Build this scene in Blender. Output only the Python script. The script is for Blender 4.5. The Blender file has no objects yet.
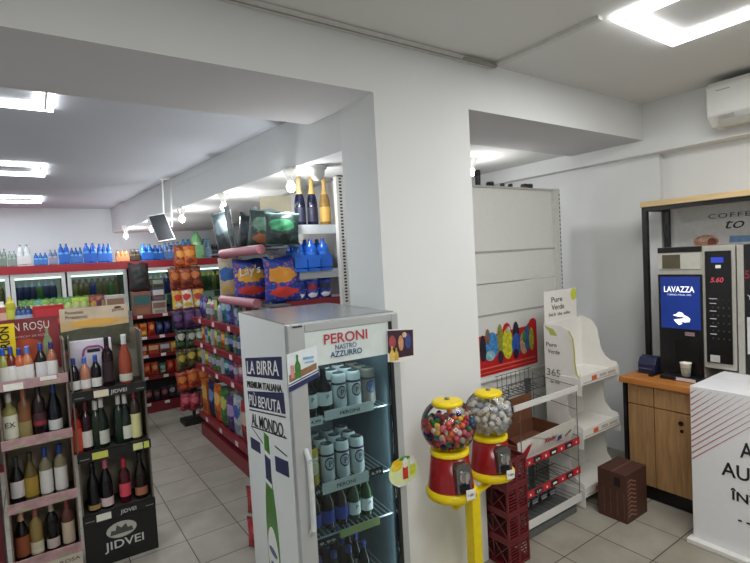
import bpy, math, random
from mathutils import Vector, Matrix
random.seed(7)
scene = bpy.context.scene
COL = scene.collection
R = math.radians
# ------------------------------------------------------------------ camera
FPX, YAW, PIT, ROL, EYE = 492.1, R(34.789), R(2.784), R(-3.175), 1.8
fwd = Vector((math.sin(YAW)*math.cos(PIT), math.cos(YAW)*math.cos(PIT), -math.sin(PIT)))
rt0 = Vector((math.cos(YAW), -math.sin(YAW), 0)); up0 = rt0.cross(fwd)
rt = math.cos(ROL)*rt0 + math.sin(ROL)*up0; up = -math.sin(ROL)*rt0 + math.cos(ROL)*up0
cam = bpy.data.cameras.new('camera'); camo = bpy.data.objects.new('camera', cam); COL.objects.link(camo)
cam.sensor_fit = 'HORIZONTAL'; cam.sensor_width = 36; cam.lens = 36*FPX/750; cam.clip_start = .02
camo.matrix_world = Matrix(((rt.x, up.x, -fwd.x, 0), (rt.y, up.y, -fwd.y, 0), (rt.z, up.z, -fwd.z, EYE), (0, 0, 0, 1)))
scene.camera = camo
# measured survey of the photograph: where a sight line meets a known wall or shelf plane
def ray(x, y): return ((x-375)/FPX)*rt - ((y-281.5)/FPX)*up + fwd
def aty(x, y, Y): d = ray(x, y); return Vector((0, 0, EYE)) + d*(Y/d.y)
def atx(x, y, X): d = ray(x, y); return Vector((0, 0, EYE)) + d*(X/d.x)
# ------------------------------------------------------------------ materials
def lin(c):
    if isinstance(c, str):
        c = [int(c[i:i+2], 16)/255 for i in (0, 2, 4)]
    return tuple((v/12.92 if v <= .04045 else ((v+.055)/1.055)**2.4) for v in c)
MC = {}
def M(c, rough=.5, metal=0., noise=.06, scale=30., emit=0., alpha=1., spec=.5, bump=0.):
    key = (c if isinstance(c, str) else tuple(c), rough, metal, noise, scale, emit, alpha, bump)
    if key in MC: return MC[key]
    m = bpy.data.materials.new('surface_%s' % (c if isinstance(c, str) else 'x')); m.use_nodes = True
    nt = m.node_tree; b = nt.nodes['Principled BSDF']; L = lin(c)
    tc = nt.nodes.new('ShaderNodeTexCoord'); n = nt.nodes.new('ShaderNodeTexNoise'); n.inputs['Scale'].default_value = scale
    nt.links.new(tc.outputs['Object'], n.inputs['Vector'])
    mx = nt.nodes.new('ShaderNodeMix'); mx.data_type = 'RGBA'
    mx.inputs[6].default_value = (*[v*(1-noise*2) for v in L], 1); mx.inputs[7].default_value = (*[min(1, v*(1+noise*2)) for v in L], 1)
    nt.links.new(n.outputs['Fac'], mx.inputs[0]); nt.links.new(mx.outputs[2], b.inputs['Base Color'])
    b.inputs['Roughness'].default_value = rough; b.inputs['Metallic'].default_value = metal
    if emit: b.inputs['Emission Color'].default_value = (*L, 1); b.inputs['Emission Strength'].default_value = emit
    if bump:
        bp = nt.nodes.new('ShaderNodeBump'); bp.inputs['Strength'].default_value = bump; bp.inputs['Distance'].default_value = .002
        nt.links.new(n.outputs['Fac'], bp.inputs['Height']); nt.links.new(bp.outputs[0], b.inputs['Normal'])
    MC[key] = m; return m
def glass(name, tint='ffffff', gloss=.12, ior=1.35):
    if name in MC: return MC[name]
    m = bpy.data.materials.new(name); m.use_nodes = True; nt = m.node_tree; nt.nodes.clear()
    o = nt.nodes.new('ShaderNodeOutputMaterial'); t = nt.nodes.new('ShaderNodeBsdfTransparent'); g = nt.nodes.new('ShaderNodeBsdfGlossy')
    t.inputs[0].default_value = (*lin(tint), 1); g.inputs['Roughness'].default_value = .05
    f = nt.nodes.new('ShaderNodeFresnel'); f.inputs[0].default_value = ior; ad = nt.nodes.new('ShaderNodeMath'); ad.operation = 'ADD'; ad.inputs[1].default_value = gloss*.3
    mx = nt.nodes.new('ShaderNodeMixShader'); nt.links.new(f.outputs[0], ad.inputs[0]); nt.links.new(ad.outputs[0], mx.inputs[0])
    nt.links.new(t.outputs[0], mx.inputs[1]); nt.links.new(g.outputs[0], mx.inputs[2]); nt.links.new(mx.outputs[0], o.inputs[0])
    MC[name] = m; return m
def tile_mat():
    m = bpy.data.materials.new('floor_tiles'); m.use_nodes = True; nt = m.node_tree; b = nt.nodes['Principled BSDF']
    tc = nt.nodes.new('ShaderNodeTexCoord'); mp = nt.nodes.new('ShaderNodeMapping')
    nt.links.new(tc.outputs['Object'], mp.inputs[0])
    br = nt.nodes.new('ShaderNodeTexBrick'); br.offset = 0; br.squash = 1
    mp.inputs['Location'].default_value = (-(2.762-.3416*20), -(1.708-.333*20), 0)
    br.inputs['Scale'].default_value = 1; br.inputs['Mortar Size'].default_value = .0035; br.inputs['Mortar Smooth'].default_value = .3
    br.inputs['Brick Width'].default_value = .3416; br.inputs['Row Height'].default_value = .333; br.inputs['Bias'].default_value = 0
    br.inputs['Color1'].default_value = (*lin('9f9a8e'), 1); br.inputs['Color2'].default_value = (*lin('a8a397'), 1); br.inputs['Mortar'].default_value = (*lin('322e2a'), 1)
    nt.links.new(mp.outputs[0], br.inputs['Vector'])
    n = nt.nodes.new('ShaderNodeTexNoise'); n.inputs['Scale'].default_value = 5; n.inputs['Detail'].default_value = 8
    nt.links.new(tc.outputs['Object'], n.inputs['Vector'])
    cr = nt.nodes.new('ShaderNodeValToRGB'); cr.color_ramp.elements[0].position = .3; cr.color_ramp.elements[0].color = (.78, .76, .74, 1); cr.color_ramp.elements[1].position = .7; cr.color_ramp.elements[1].color = (1, 1, 1, 1)
    nt.links.new(n.outputs['Fac'], cr.inputs[0])
    mx = nt.nodes.new('ShaderNodeMix'); mx.data_type = 'RGBA'; mx.blend_type = 'MULTIPLY'; mx.inputs[0].default_value = 1
    nt.links.new(br.outputs['Color'], mx.inputs[6]); nt.links.new(cr.outputs[0], mx.inputs[7]); nt.links.new(mx.outputs[2], b.inputs['Base Color'])
    b.inputs['Roughness'].default_value = .42
    return m
def wood_mat(c1, c2, scale=3., axis='z'):
    m = bpy.data.materials.new('wood_grain'); m.use_nodes = True; nt = m.node_tree; b = nt.nodes['Principled BSDF']
    tc = nt.nodes.new('ShaderNodeTexCoord'); mp = nt.nodes.new('ShaderNodeMapping')
    mp.inputs['Scale'].default_value = {'z': (14, 14, 1.2), 'y': (14, 1.2, 14)}[axis]
    n = nt.nodes.new('ShaderNodeTexNoise'); n.inputs['Scale'].default_value = scale; n.inputs['Detail'].default_value = 6; n.inputs['Distortion'].default_value = .6
    cr = nt.nodes.new('ShaderNodeValToRGB'); cr.color_ramp.elements[0].position = .3; cr.color_ramp.elements[0].color = (*lin(c1), 1); cr.color_ramp.elements[1].position = .7; cr.color_ramp.elements[1].color = (*lin(c2), 1)
    nt.links.new(tc.outputs['Object'], mp.inputs[0]); nt.links.new(mp.outputs[0], n.inputs['Vector']); nt.links.new(n.outputs['Fac'], cr.inputs[0]); nt.links.new(cr.outputs[0], b.inputs['Base Color'])
    b.inputs['Roughness'].default_value = .5
    return m
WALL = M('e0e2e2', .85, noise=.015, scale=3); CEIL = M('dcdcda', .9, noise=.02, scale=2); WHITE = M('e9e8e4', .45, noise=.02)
METW = M('dcdcd8', .35, noise=.02); GREYM = M('8f9294', .35, .6); DARK = M('141416', .4); BLACK = M('070708', .35); RED = M('8c1420', .4)
REDSH = M('7a1a26', .45, noise=.1, scale=8); LED = M('ffffff', .5, emit=9., noise=0); CHROME = M('c8c8c8', .2, .9)
YEL = M('f0d40a', .3); GRED = M('8e0d16', .25); PAPER = M('eceae2', .7); GLASS = glass('clear_glass', 'ffffff', .05, 1.22); DGLASS = glass('door_glass', 'dce8ea', .02, 1.3)
# ------------------------------------------------------------------ mesh builder
class MB:
    def __init__(s): s.v = []; s.f = []; s.mi = []; s.sm = []; s.T = None
    def add(s, vs, fs, m=0, smooth=False):
        o = len(s.v)
        s.v += [tuple(s.T @ Vector(p)) if s.T else tuple(p) for p in vs]
        for f in fs: s.f.append([i+o for i in f]); s.mi.append(m if isinstance(m, int) else m(f)); s.sm.append(smooth)
        return s
    def box(s, x0, x1, y0, y1, z0, z1, m=0):
        v = [(x, y, z) for x in (x0, x1) for y in (y0, y1) for z in (z0, z1)]
        return s.add(v, [(0, 1, 3, 2), (4, 6, 7, 5), (0, 4, 5, 1), (2, 3, 7, 6), (0, 2, 6, 4), (1, 5, 7, 3)], m)
    def tube(s, a, b, r, m=0, n=8):
        a = Vector(a); b = Vector(b); d = (b-a).normalized(); u = d.orthogonal().normalized(); w = d.cross(u)
        vs = [p + (u*math.cos(t)+w*math.sin(t))*r for p in (a, b) for t in [2*math.pi*i/n for i in range(n)]]
        s.add(vs, [(i, (i+1) % n, n+(i+1) % n, n+i) for i in range(n)], m, True)
        return s.add(vs, [tuple(range(n-1, -1, -1)), tuple(range(n, 2*n))], m)
    def path(s, pts, r, m=0, n=8):
        for a, b in zip(pts, pts[1:]): s.tube(a, b, r, m, n)
        return s
    def lathe(s, prof, m=0, n=16, c=(0, 0, 0), arc=None):
        a0, a1 = arc or (0, 2*math.pi); k = n if not arc else n+1
        vs = [(c[0]+r*math.cos(a0+(a1-a0)*i/n), c[1]+r*math.sin(a0+(a1-a0)*i/n), c[2]+z) for r, z in prof for i in range(k)]
        fs = []; mm = []
        for j in range(len(prof)-1):
            for i in range(n):
                a = j*k+i; b = j*k+(i+1) % k
                fs.append((a, b, b+k, a+k)); mm.append(m if isinstance(m, int) else m(j, i))
        o = len(s.v); s.v += [tuple(s.T @ Vector(p)) if s.T else p for p in vs]
        for f, q in zip(fs, mm): s.f.append([i+o for i in f]); s.mi.append(q); s.sm.append(True)
        return s
    def prism(s, pts, axis, a, b, m=0):
        n = len(pts)
        mk = {'x': lambda p, t: (t, p[0], p[1]), 'y': lambda p, t: (p[0], t, p[1]), 'z': lambda p, t: (p[0], p[1], t)}[axis]
        vs = [mk(p, a) for p in pts]+[mk(p, b) for p in pts]
        return s.add(vs, [tuple(range(n-1, -1, -1)), tuple(range(n, 2*n))]+[(i, (i+1) % n, n+(i+1) % n, n+i) for i in range(n)], m)
    def sphere(s, c, r, m=0, n=10, k=6, sz=1):
        return s.lathe([(max(1e-4, r*math.sin(math.pi*i/k)), -r*sz*math.cos(math.pi*i/k)) for i in range(k+1)], m, n, c)
    def mesh(s, name, mats):
        me = bpy.data.meshes.new(name); me.from_pydata(s.v, [], s.f)
        for q in (mats if isinstance(mats, (list, tuple)) else [mats]): me.materials.append(q)
        me.polygons.foreach_set('material_index', s.mi); me.polygons.foreach_set('use_smooth', s.sm); me.update(); return me
    def build(s, name, mats, parent=None, bevel=0, loc=None):
        return obj(name, s.mesh(name, mats), parent, bevel, loc)
def obj(name, me, parent=None, bevel=0, loc=None):
    o = bpy.data.objects.new(name, me); COL.objects.link(o)
    if parent: o.parent = parent
    if loc: o.location = loc
    if bevel: q = o.modifiers.new('bevel', 'BEVEL'); q.width = bevel; q.segments = 2; q.limit_method = 'ANGLE'
    return o
LAB = {}
def tag(o, label, cat, group=None, kind=None):
    o['label'] = label; o['category'] = cat
    if group: o['group'] = group
    if kind: o['kind'] = kind
    return o
def thing(name, label, cat, loc=(0, 0, 0), rz=0, group=None):
    o = bpy.data.objects.new(name, None); COL.objects.link(o); o.empty_display_size = .05
    o.location = loc; o.rotation_euler = (0, 0, rz); return tag(o, label, cat, group)
def struct(name, mb, m, bevel=0):
    o = mb.build(name, m, None, bevel); o['kind'] = 'structure'; return o
def copy_tree(o, parent=None):
    c = o.copy(); COL.objects.link(c); c.parent = parent
    for ch in list(o.children): copy_tree(ch, c)
    return c
def instance(proto, loc, rz=0, label=None, cat=None, group=None, rot=None, scale=None):
    if not proto.get('_used'):
        o = proto; proto['_used'] = 1
    else: o = copy_tree(proto)
    o.location = loc; o.rotation_euler = rot or (0, 0, rz)
    if scale: o.scale = scale
    if label: o['label'] = label
    if cat: o['category'] = cat
    if group: o['group'] = group
    return o
def text(name, s, size, mat, parent, P, u, v=(0, 0, 1), align='LEFT', sx=1., shear=0., depth=.0006, bold=0., lift=.0015, spacing=1.):
    c = bpy.data.curves.new(name, 'FONT'); c.body = s; c.size = size; c.align_x = align; c.extrude = depth; c.offset = bold; c.shear = shear; c.space_character = spacing
    c.resolution_u = 3
    t = bpy.data.objects.new('t', c); COL.objects.link(t); bpy.context.view_layer.update()
    me = bpy.data.meshes.new_from_object(t.evaluated_get(bpy.context.evaluated_depsgraph_get())); bpy.data.objects.remove(t)
    u = Vector(u); v = Vector(v); n = u.cross(v).normalized(); P = Vector(P)+n*lift
    me.transform(Matrix(((u.x*sx, v.x, n.x, P.x), (u.y*sx, v.y, n.y, P.y), (u.z*sx, v.z, n.z, P.z), (0, 0, 0, 1))))
    me.materials.clear(); me.materials.append(mat)
    return obj(name, me, parent)
def plate(name, pts, mat, parent, n, t=.0012):
    """thin polygon sheet standing proud of its face along n"""
    mb = MB(); n = Vector(n).normalized(); k = len(pts)
    vs = [Vector(p) for p in pts]+[Vector(p)+n*t for p in pts]
    mb.add(vs, [tuple(range(k-1, -1, -1)), tuple(range(k, 2*k))]+[(i, (i+1) % k, k+(i+1) % k, k+i) for i in range(k)])
    return mb.build(name, mat, parent)
def lab16(t):
    w = t.split()
    if len(w) > 16: print('LONG', len(w), t)
    return t
ORD = ['first', 'second', 'third', 'fourth', 'fifth', 'sixth', 'seventh', 'eighth', 'ninth', 'tenth', 'eleventh', 'twelfth', 'thirteenth', 'fourteenth', 'fifteenth', 'sixteenth']
# ------------------------------------------------------------------ room shell
struct('floor', MB().box(-1.8, 4.4, -2.2, 8.0, -.06, 0), tile_mat())
CEIL2 = M('b9bec6', .9, noise=.02, scale=2); BEAM_SHADE = M('c3c2c4', .9, noise=.02, scale=2)
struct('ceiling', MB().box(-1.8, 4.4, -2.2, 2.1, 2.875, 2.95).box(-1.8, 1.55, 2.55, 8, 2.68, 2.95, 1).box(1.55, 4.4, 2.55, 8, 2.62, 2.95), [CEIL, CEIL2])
struct('wall_front', MB().box(-1.8, 4.1, 1.97, 2.6, 2.61, 2.9).add([(-1.8, 1.97, 2.6), (4.1, 1.97, 2.6), (4.1, 2.6, 2.6), (-1.8, 2.6, 2.6), (-1.8, 1.97, 2.61), (4.1, 1.97, 2.61), (4.1, 2.6, 2.61), (-1.8, 2.6, 2.61)], [(3, 2, 1, 0)], 1).add([(-1.8, 1.97, 2.6), (4.1, 1.97, 2.6), (4.1, 2.6, 2.6), (-1.8, 2.6, 2.6), (-1.8, 1.97, 2.61), (4.1, 1.97, 2.61), (4.1, 2.6, 2.61), (-1.8, 2.6, 2.61)], [(0, 1, 5, 4), (2, 3, 7, 6), (1, 2, 6, 5), (3, 0, 4, 7)]).box(1.42, 2.07, 1.97, 2.29, 0, 2.6), [WALL, BEAM_SHADE])  # underside painted darker grey to carry the shade under the beam
bb = MB()
PB = [(1.43, 2.291, 2.39), (2.07, 2.291, 2.39), (2.3, 2.6, 2.39), (2.3, 7.8, 2.36), (.965, 7.8, 2.345), (1.30, 3.7, 2.385)]
bb.add(PB+[(x, y, 2.599) for x, y, z in PB], [(5, 4, 3, 2, 1, 0), (6, 7, 8, 9, 10, 11)]+[(k, (k+1) % 6, 6+(k+1) % 6, 6+k) for k in range(6)])
bb.prism([(1.405, 2.6), (2.3, 2.6), (2.3, 7.8), (.965, 7.8), (1.30, 3.7)], 'z', 2.6, 2.7)
struct('trim_1', bb, WALL)
struct('wall_right', MB().box(4.15, 4.3, -2.2, 1.9, 0, 2.9).box(4.1, 4.3, 1.9, 8, 0, 2.9).box(4.0, 4.3, -2.2, 8, 2.49, 2.9), WALL)
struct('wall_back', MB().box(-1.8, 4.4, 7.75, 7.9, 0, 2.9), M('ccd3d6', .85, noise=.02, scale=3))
struct('wall_left', MB().box(-1.8, -1.7, -2.2, 8, 0, 2.9), WALL)
struct('wall_rear', MB().box(-1.8, 4.4, -2.2, -2.1, 0, 2.9), WALL)
# wall trunking along the beam
tr = thing('cable_trunking', 'thin grey cable trunking running along the ceiling edge of the beam', 'trunking', (0, 1.96, 2.86))
MB().box(-.6, 2.27, -.03, .008, -.008, .012).build('channel', M('cfceca', .5), tr); MB().box(-.6, 2.27, -.026, -.02, -.012, -.006).build('groove', M('98958f', .6), tr)
MB().box(2.255, 2.29, -.66, .0, -.004, .014).build('branch', M('cfceca', .5), tr)
MB().box(2.0, 2.26, -.05, -.034, -.014, -.004).build('cable', M('9c998f', .6), tr)
# ------------------------------------------------------------------ lights
def area(loc, sx, sy, power, rot=(0, 0, 0), col=(1, .985, .955)):
    l = bpy.data.lights.new('lamp_light', 'AREA'); l.shape = 'RECTANGLE'; l.size = sx; l.size_y = sy; l.energy = power; l.color = col
    o = bpy.data.objects.new('lamp_light', l); COL.objects.link(o); o.location = loc; o.rotation_euler = rot; o['kind'] = 'helper'; return o
def led_frame(x0, x1, y0, y1, z, label, group=None, w=.035):
    t = thing('led_frame_light', label, 'ceiling light', ((x0+x1)/2, (y0+y1)/2, z), 0, group)
    hx, hy = (x1-x0)/2, (y1-y0)/2
    a = MB(); 
    for q, (i, e) in {'o': (0, w), 'i': (w+.012, w)}.items():
        X, Y = hx-i, hy-i
        a.box(-X, X, -Y, -Y+e, -.022, -.004).box(-X, X, Y-e, Y, -.022, -.004).box(-X, -X+e, -Y+e, Y-e, -.022, -.004).box(X-e, X, -Y+e, Y-e, -.022, -.004)
    a.build('light_tube', LED, t)
    g = MB(); X, Y = hx-w+.002, hy-w+.002; e = .016
    g.box(-X, X, -Y, -Y+e, -.02, 0).box(-X, X, Y-e, Y, -.02, 0).box(-X, -X+e, -Y, Y, -.02, 0).box(X-e, X, -Y, Y, -.02, 0)
    g.build('profile', M('9a9a98', .4), t)
    return t
led_frame(2.33, 2.94, .1, 1.28, 2.875, 'bright white LED rectangle on the front ceiling above the coffee corner')
area((2.63, .7, 2.82), .6, 1.1, 25)
area((.6, -.3, 2.82), .6, 1.1, 38)  # fill lamp and its LED frame added unseen behind the viewer
led_frame(.3, .9, -.9, .28, 2.875, 'added fill light, white LED rectangle on the front ceiling unseen behind the viewer')
for k, (y0, y1, nm) in enumerate(((2.62, 3.11, 'nearest the beam, of the left ceiling'), (4.65, 5.17, 'in the middle of the left ceiling'), (6.55, 7.05, 'farthest back on the left ceiling'))):
    led_frame(-.85, .155, y0, y1, 2.68, 'bright LED rectangle light %s' % nm, 'LED frames on the left ceiling', .03)
    area((-.35, (y0+y1)/2, 2.63), .9, .4, 13, (0, 0, 0), (.80, .92, 1))
for k, (px, py, z, x) in enumerate(((291, 187, 2.27, 0), (224, 207, 2.27, 0), (182, 219, 2.27, 0), (152, 229, 2.26, 0), (126, 236, 2.25, 0), (472, 172, 2.5, 3.2))):
    d = ray(px, py); t_ = (z-EYE)/d.z; p = Vector((0, 0, EYE))+d*t_
    if p.y > 7.5: p = Vector((1.1, 7.2, z))
    top = 2.39 if k < 5 else 2.62
    t = thing('ceiling_bulb', 'bare glowing bulb in a white socket, %s' % (['nearest of the row left of the pillar', 'second of the row along the bulkhead', 'third of the row along the bulkhead', 'fourth of the row, beside the hanging monitor', 'farthest of the row, by the back wall', 'seen through the right opening above the white panels'][k]), 'light bulb', (p.x, p.y, p.z), 0, 'bare bulbs under the low ceiling')
    MB().lathe([(.0, top-p.z), (.055, top-p.z), (.05, top-p.z-.02), (.022, .05), (.018, .035), (.0, .035)], 0, 14).build('socket', M('d8d8d4', .5), t)
    MB().sphere((0, 0, 0), .029, 0, 14, 8, 1.15).build('bulb', M('fffefa', .5, emit=14, noise=0), t)
    l = bpy.data.lights.new('bulb_light', 'POINT'); l.energy = 9; l.shadow_soft_size = .04; lo = bpy.data.objects.new('bulb_light', l); COL.objects.link(lo); lo.location = p-Vector((0, 0, .06)); lo['kind'] = 'helper'
d = thing('ceiling_lamp_dome', 'unlit white ceiling dome lamp tucked behind the pillar', 'ceiling light', (1.50, 2.72, 2.389))
MB().lathe([(0, 0), (.06, 0), (.06, -.02), (.045, -.03), (.045, -.06), (.03, -.085), (0, -.095)], 0, 18).build('shade', M('c9c8c4', .4), d)
# ------------------------------------------------------------------ air conditioner
ac = thing('air_conditioner', 'white split air conditioner high on the right wall', 'air conditioner', (3.999, 1.09, 2.55))
MB().prism([(-.001, 0), (-.13, 0), (-.2, .07), (-.215, .25), (-.19, .285), (-.001, .29)], 'y', -.42, .36).build('housing', METW, ac, .008)
MB().prism([(-.05, -.012), (-.15, -.012), (-.19, .03), (-.15, .02), (-.05, .002)], 'y', -.36, .30).build('louvre', M('b7b6ae', .5), ac, .003)
MB().box(-.214, -.208, .20, .29, .05, .058).box(-.214, -.209, .22, .3, .22, .226).build('badge', M('9b9c9c'), ac)
# ------------------------------------------------------------------ bottle / pack factories
SEG = 14
def prof(kind, h):
    P = {'wine': [(.0, 0), (.036, 0), (.038, .01), (.038, .62), (.034, .69), (.016, .77), (.0145, .82), (.0145, 1.0), (.0, 1.0)],
         'burg': [(.0, 0), (.04, 0), (.041, .01), (.041, .5), (.034, .62), (.018, .76), (.0145, .84), (.0145, 1.0), (.0, 1.0)],
         'champ': [(.0, 0), (.042, 0), (.044, .02), (.044, .46), (.038, .58), (.02, .74), (.016, .84), (.017, .97), (.018, .975), (.018, 1.0), (.0, 1.0)],
         'flask': [(.0, 0), (.043, 0), (.045, .01), (.045, .58), (.038, .66), (.016, .72), (.016, 1.0), (.0, 1.0)],
         'beer': [(.0, 0), (.029, 0), (.030, .01), (.030, .5), (.026, .62), (.014, .78), (.013, .96), (.0, .96)],
         'pet': [(.0, 0), (.04, 0), (.042, .02), (.040, .3), (.043, .36), (.043, .62), (.036, .78), (.014, .9), (.013, 1.0), (.0, 1.0)],
         'mini': [(.0, 0), (.027, 0), (.028, .01), (.028, .55), (.024, .65), (.012, .78), (.011, 1.0), (.0, 1.0)]}[kind]
    k = .86 if kind in ('wine', 'burg', 'champ', 'flask') else 1.
    return [(r*k, z*h) for r, z in P]
def rad(pf, z):
    for (r0, z0), (r1, z1) in zip(pf, pf[1:]):
        if z0 <= z <= z1 and z1 > z0: return r0+(r1-r0)*(z-z0)/(z1-z0)
    return pf[-2][0]
PC = {}
def bottle(kind, h, body, cap, label_col, lab=(.12, .45), cat='bottle', name='bottle', capfrac=.8, words=None, wcol='2a2a2a', accent=None, scale=1.):
    """prototype of one bottle: body > cap, label; cached by look"""
    key = (kind, h, body, cap, label_col, lab, words, accent)
    if key in PC: return PC[key]
    pf = prof(kind, h)
    t = thing(name, '', cat)
    MB().lathe(pf, 0, SEG).build('glass_body', M(body, .12, noise=.1, scale=15), t)
    if cap:
        cp = [(rad(pf, z)+.001, z) for z in [h*(capfrac+(1-capfrac)*i/4) for i in range(5)]]+[(0, h+.001)]
        MB().lathe(cp, 0, SEG).build('cap', M(cap, .35), t)
    if label_col:
        z0, z1 = lab[0]*h, lab[1]*h; r = rad(pf, (z0+z1)/2)+.0008
        MB().lathe([(r, z0), (r, z1)], (lambda j, i: 0), 12, arc=(R(-200), R(20))).build('label', M(label_col, .6, noise=.03), t)
        if accent: MB().lathe([(r+.0006, z0+.008), (r+.0006, z0+(z1-z0)*.4)], 0, 10, arc=(R(-150), R(-30))).build('label_band', M(accent, .6, noise=.03), t)
        if words: text('lettering', words, .026 if len(words) < 2 else .042, M(wcol, .6), t, (0, -r-.0012, z0+(z1-z0)*.5), (1, 0, 0), align='CENTER')
    PC[key] = t; return t
def place(proto, loc, rz, label, cat='bottle', group=None, rot=None, scale=None):
    return instance(proto, loc, rz, label, cat, group, rot, scale)
def bag_mesh(name, w, h, d, cols, logo=None):
    rnd = random.Random(len(BC)*7+3); nx, nz = 10, 14; vs = []; mb = MB()
    for side in (-1, 1):
        for j in range(nz+1):
            for i in range(nx+1):
                u = i/nx*2-1; v = j/nz*2-1
                b = max(0, (1-abs(u)**2.5))**.7*max(0, (1-abs(v)**4))**.6
                wr = 1+.10*math.sin(7*u+3*v)+.06*math.sin(13*v-5*u)
                px = u*w/2*(1-.06*(1-v*v)); 
                vs.append((px, side*d/2*b*wr+(0 if b else side*.001), (v+1)/2*h+.006*math.sin(u*5)*abs(v)**3))
    fs = []; ms = []
    N = (nx+1)*(nz+1)
    for s_ in (0, 1):
        for j in range(nz):
            for i in range(nx):
                a = s_*N+j*(nx+1)+i; f = (a, a+1, a+nx+2, a+nx+1)
                fs.append(f if s_ == 0 else f[::-1]); u = (i+.5)/nx*2-1; v = (j+.5)/nz*2-1
                e = (u/.72)**2+((v-.25)/.3)**2; e2 = (u/.6)**2+((v+.5)/.25)**2
                rr_ = rnd.random(); ms.append((1 if e < 1 else (2 if e2 < 1 else (3 if abs(v) > .86 else 0))) if rr_ > .28 else rnd.choice((0, 1, 2, 3)))
    mb.v = vs; mb.f = fs; mb.mi = [0]*len(fs); mb.sm = [True]*len(fs)
    return mb.mesh(name, [bag_mat(cols, w, h)])
def bag_mat(cols, w, h):
    m = bpy.data.materials.new('printed_foil'); m.use_nodes = True; nt = m.node_tree; b = nt.nodes['Principled BSDF']; N = nt.nodes.new; K = nt.links.new
    tc = N('ShaderNodeTexCoord'); sx = N('ShaderNodeSeparateXYZ'); K(tc.outputs['Object'], sx.inputs[0])
    no = N('ShaderNodeTexNoise'); no.inputs['Scale'].default_value = 28; no.inputs['Detail'].default_value = 3; K(tc.outputs['Object'], no.inputs['Vector'])
    def math_(op, a, b_=None):
        q = N('ShaderNodeMath'); q.operation = op
        for i, v in enumerate((a, b_)):
            if v is None: continue
            if isinstance(v, (int, float)): q.inputs[i].default_value = v
            else: K(v, q.inputs[i])
        return q.outputs[0]
    def mix(f, a, c):
        q = N('ShaderNodeMix'); q.data_type = 'RGBA'; K(f, q.inputs[0])
        if isinstance(a, tuple): q.inputs[6].default_value = (*a, 1)
        else: K(a, q.inputs[6])
        q.inputs[7].default_value = (*c, 1); return q.outputs[2]
    def ellipse(cz, rx, rz):
        x = math_('DIVIDE', sx.outputs[0], rx*w); z = math_('DIVIDE', math_('SUBTRACT', sx.outputs[2], cz*h), rz*h)
        d_ = math_('ADD', math_('MULTIPLY', x, x), math_('MULTIPLY', z, z)); d_ = math_('ADD', d_, math_('MULTIPLY', math_('SUBTRACT', no.outputs['Fac'], .5), 2.2))
        return math_('LESS_THAN', d_, 1.)
    L = [lin(c) for c in cols]
    c = mix(math_('GREATER_THAN', no.outputs['Fac'], .60), L[0], tuple((a+2*e)/3 for a, e in zip(L[1], L[0])))
    c = mix(math_('LESS_THAN', no.outputs['Fac'], .39), c, L[2])
    c = mix(ellipse(.62, .36, .17), c, L[1]); c = mix(ellipse(.25, .32, .11), c, L[2])
    c = mix(math_('GREATER_THAN', math_('ABSOLUTE', math_('SUBTRACT', math_('DIVIDE', sx.outputs[2], h), .5)), .44), c, L[3])
    K(c, b.inputs['Base Color']); b.inputs['Roughness'].default_value = .42
    return m
BC = {}
def bag(cols, w, h, d, loc, rz, label, cat='snack bag', group=None, name='snack_bag', tilt=0., roll=0.):
    key = (tuple(cols), round(w, 2), round(h, 2)); 
    if key not in BC: BC[key] = bag_mesh(name, w, h, d, cols)
    o = bpy.data.objects.new(name, BC[key]); COL.objects.link(o); o.location = loc; o.rotation_euler = (tilt, roll, rz)
    return tag(o, label, cat, group)
def carton(w, d, h, cols, loc, rz, label, cat='box', group=None, name='carton', bands=True):
    """printed box: sides, front print panel and lid"""
    key = ('c', tuple(cols), w, d, h)
    if key not in BC:
        mb = MB().box(-w/2, w/2, -d/2, d/2, 0, h, 0)
        if bands:
            mb.box(-w/2*.86, w/2*.86, -d/2-.001, -d/2, h*.45, h*.86, 1).box(-w/2*.7, w/2*.7, -d/2-.001, -d/2, h*.1, h*.32, 2).box(-w/2-.001, -w/2, -d/2*.8, d/2*.8, h*.4, h*.85, 1)
        BC[key] = mb.mesh(name, [M(c, .45, noise=.06) for c in cols])
    o = bpy.data.objects.new(name, BC[key]); COL.objects.link(o); o.location = loc; o.rotation_euler = (0, 0, rz)
    return tag(o, label, cat, group)
def pot(r, h, cols, loc, label, cat='tub', group=None, name='tub'):
    key = ('p', tuple(cols), r, h)
    if key not in BC:
        BC[key] = MB().lathe([(0, 0), (r*.85, 0), (r*.9, h*.15), (r, h*.8), (r, h*.82), (r*1.05, h*.82), (r*1.05, h*.95), (r*.9, h), (0, h)], lambda j, i: (1 if j in (2,) else (2 if j > 3 else 0)), 12).mesh(name, [M(c, .35) for c in cols])
    o = bpy.data.objects.new(name, BC[key]); COL.objects.link(o); o.location = loc
    return tag(o, label, cat, group)
def wtext(name, s, width, height, mat, parent, P, u, v=(0, 0, 1), **k):
    """lettering fitted to a given width and cap height (metres)"""
    o = text(name, s, height/.70, mat, parent, P, u, v, **k); uu = Vector(u).normalized()
    vals = [Vector(q.co).dot(uu) for q in o.data.vertices]; a, b = min(vals), max(vals)
    al = k.get('align', 'LEFT'); P0 = Vector(P).dot(uu); f = width/max(1e-6, b-a)
    anchor = (a+b)/2 if al == 'CENTER' else a
    tgt = P0 if al == 'CENTER' else P0
    for q in o.data.vertices:
        d_ = q.co.dot(uu); q.co += uu*((d_-anchor)*f+tgt-d_)
    return o
NAVY = M('1c2350', .5); INK = M('1d1d26', .5)
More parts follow.
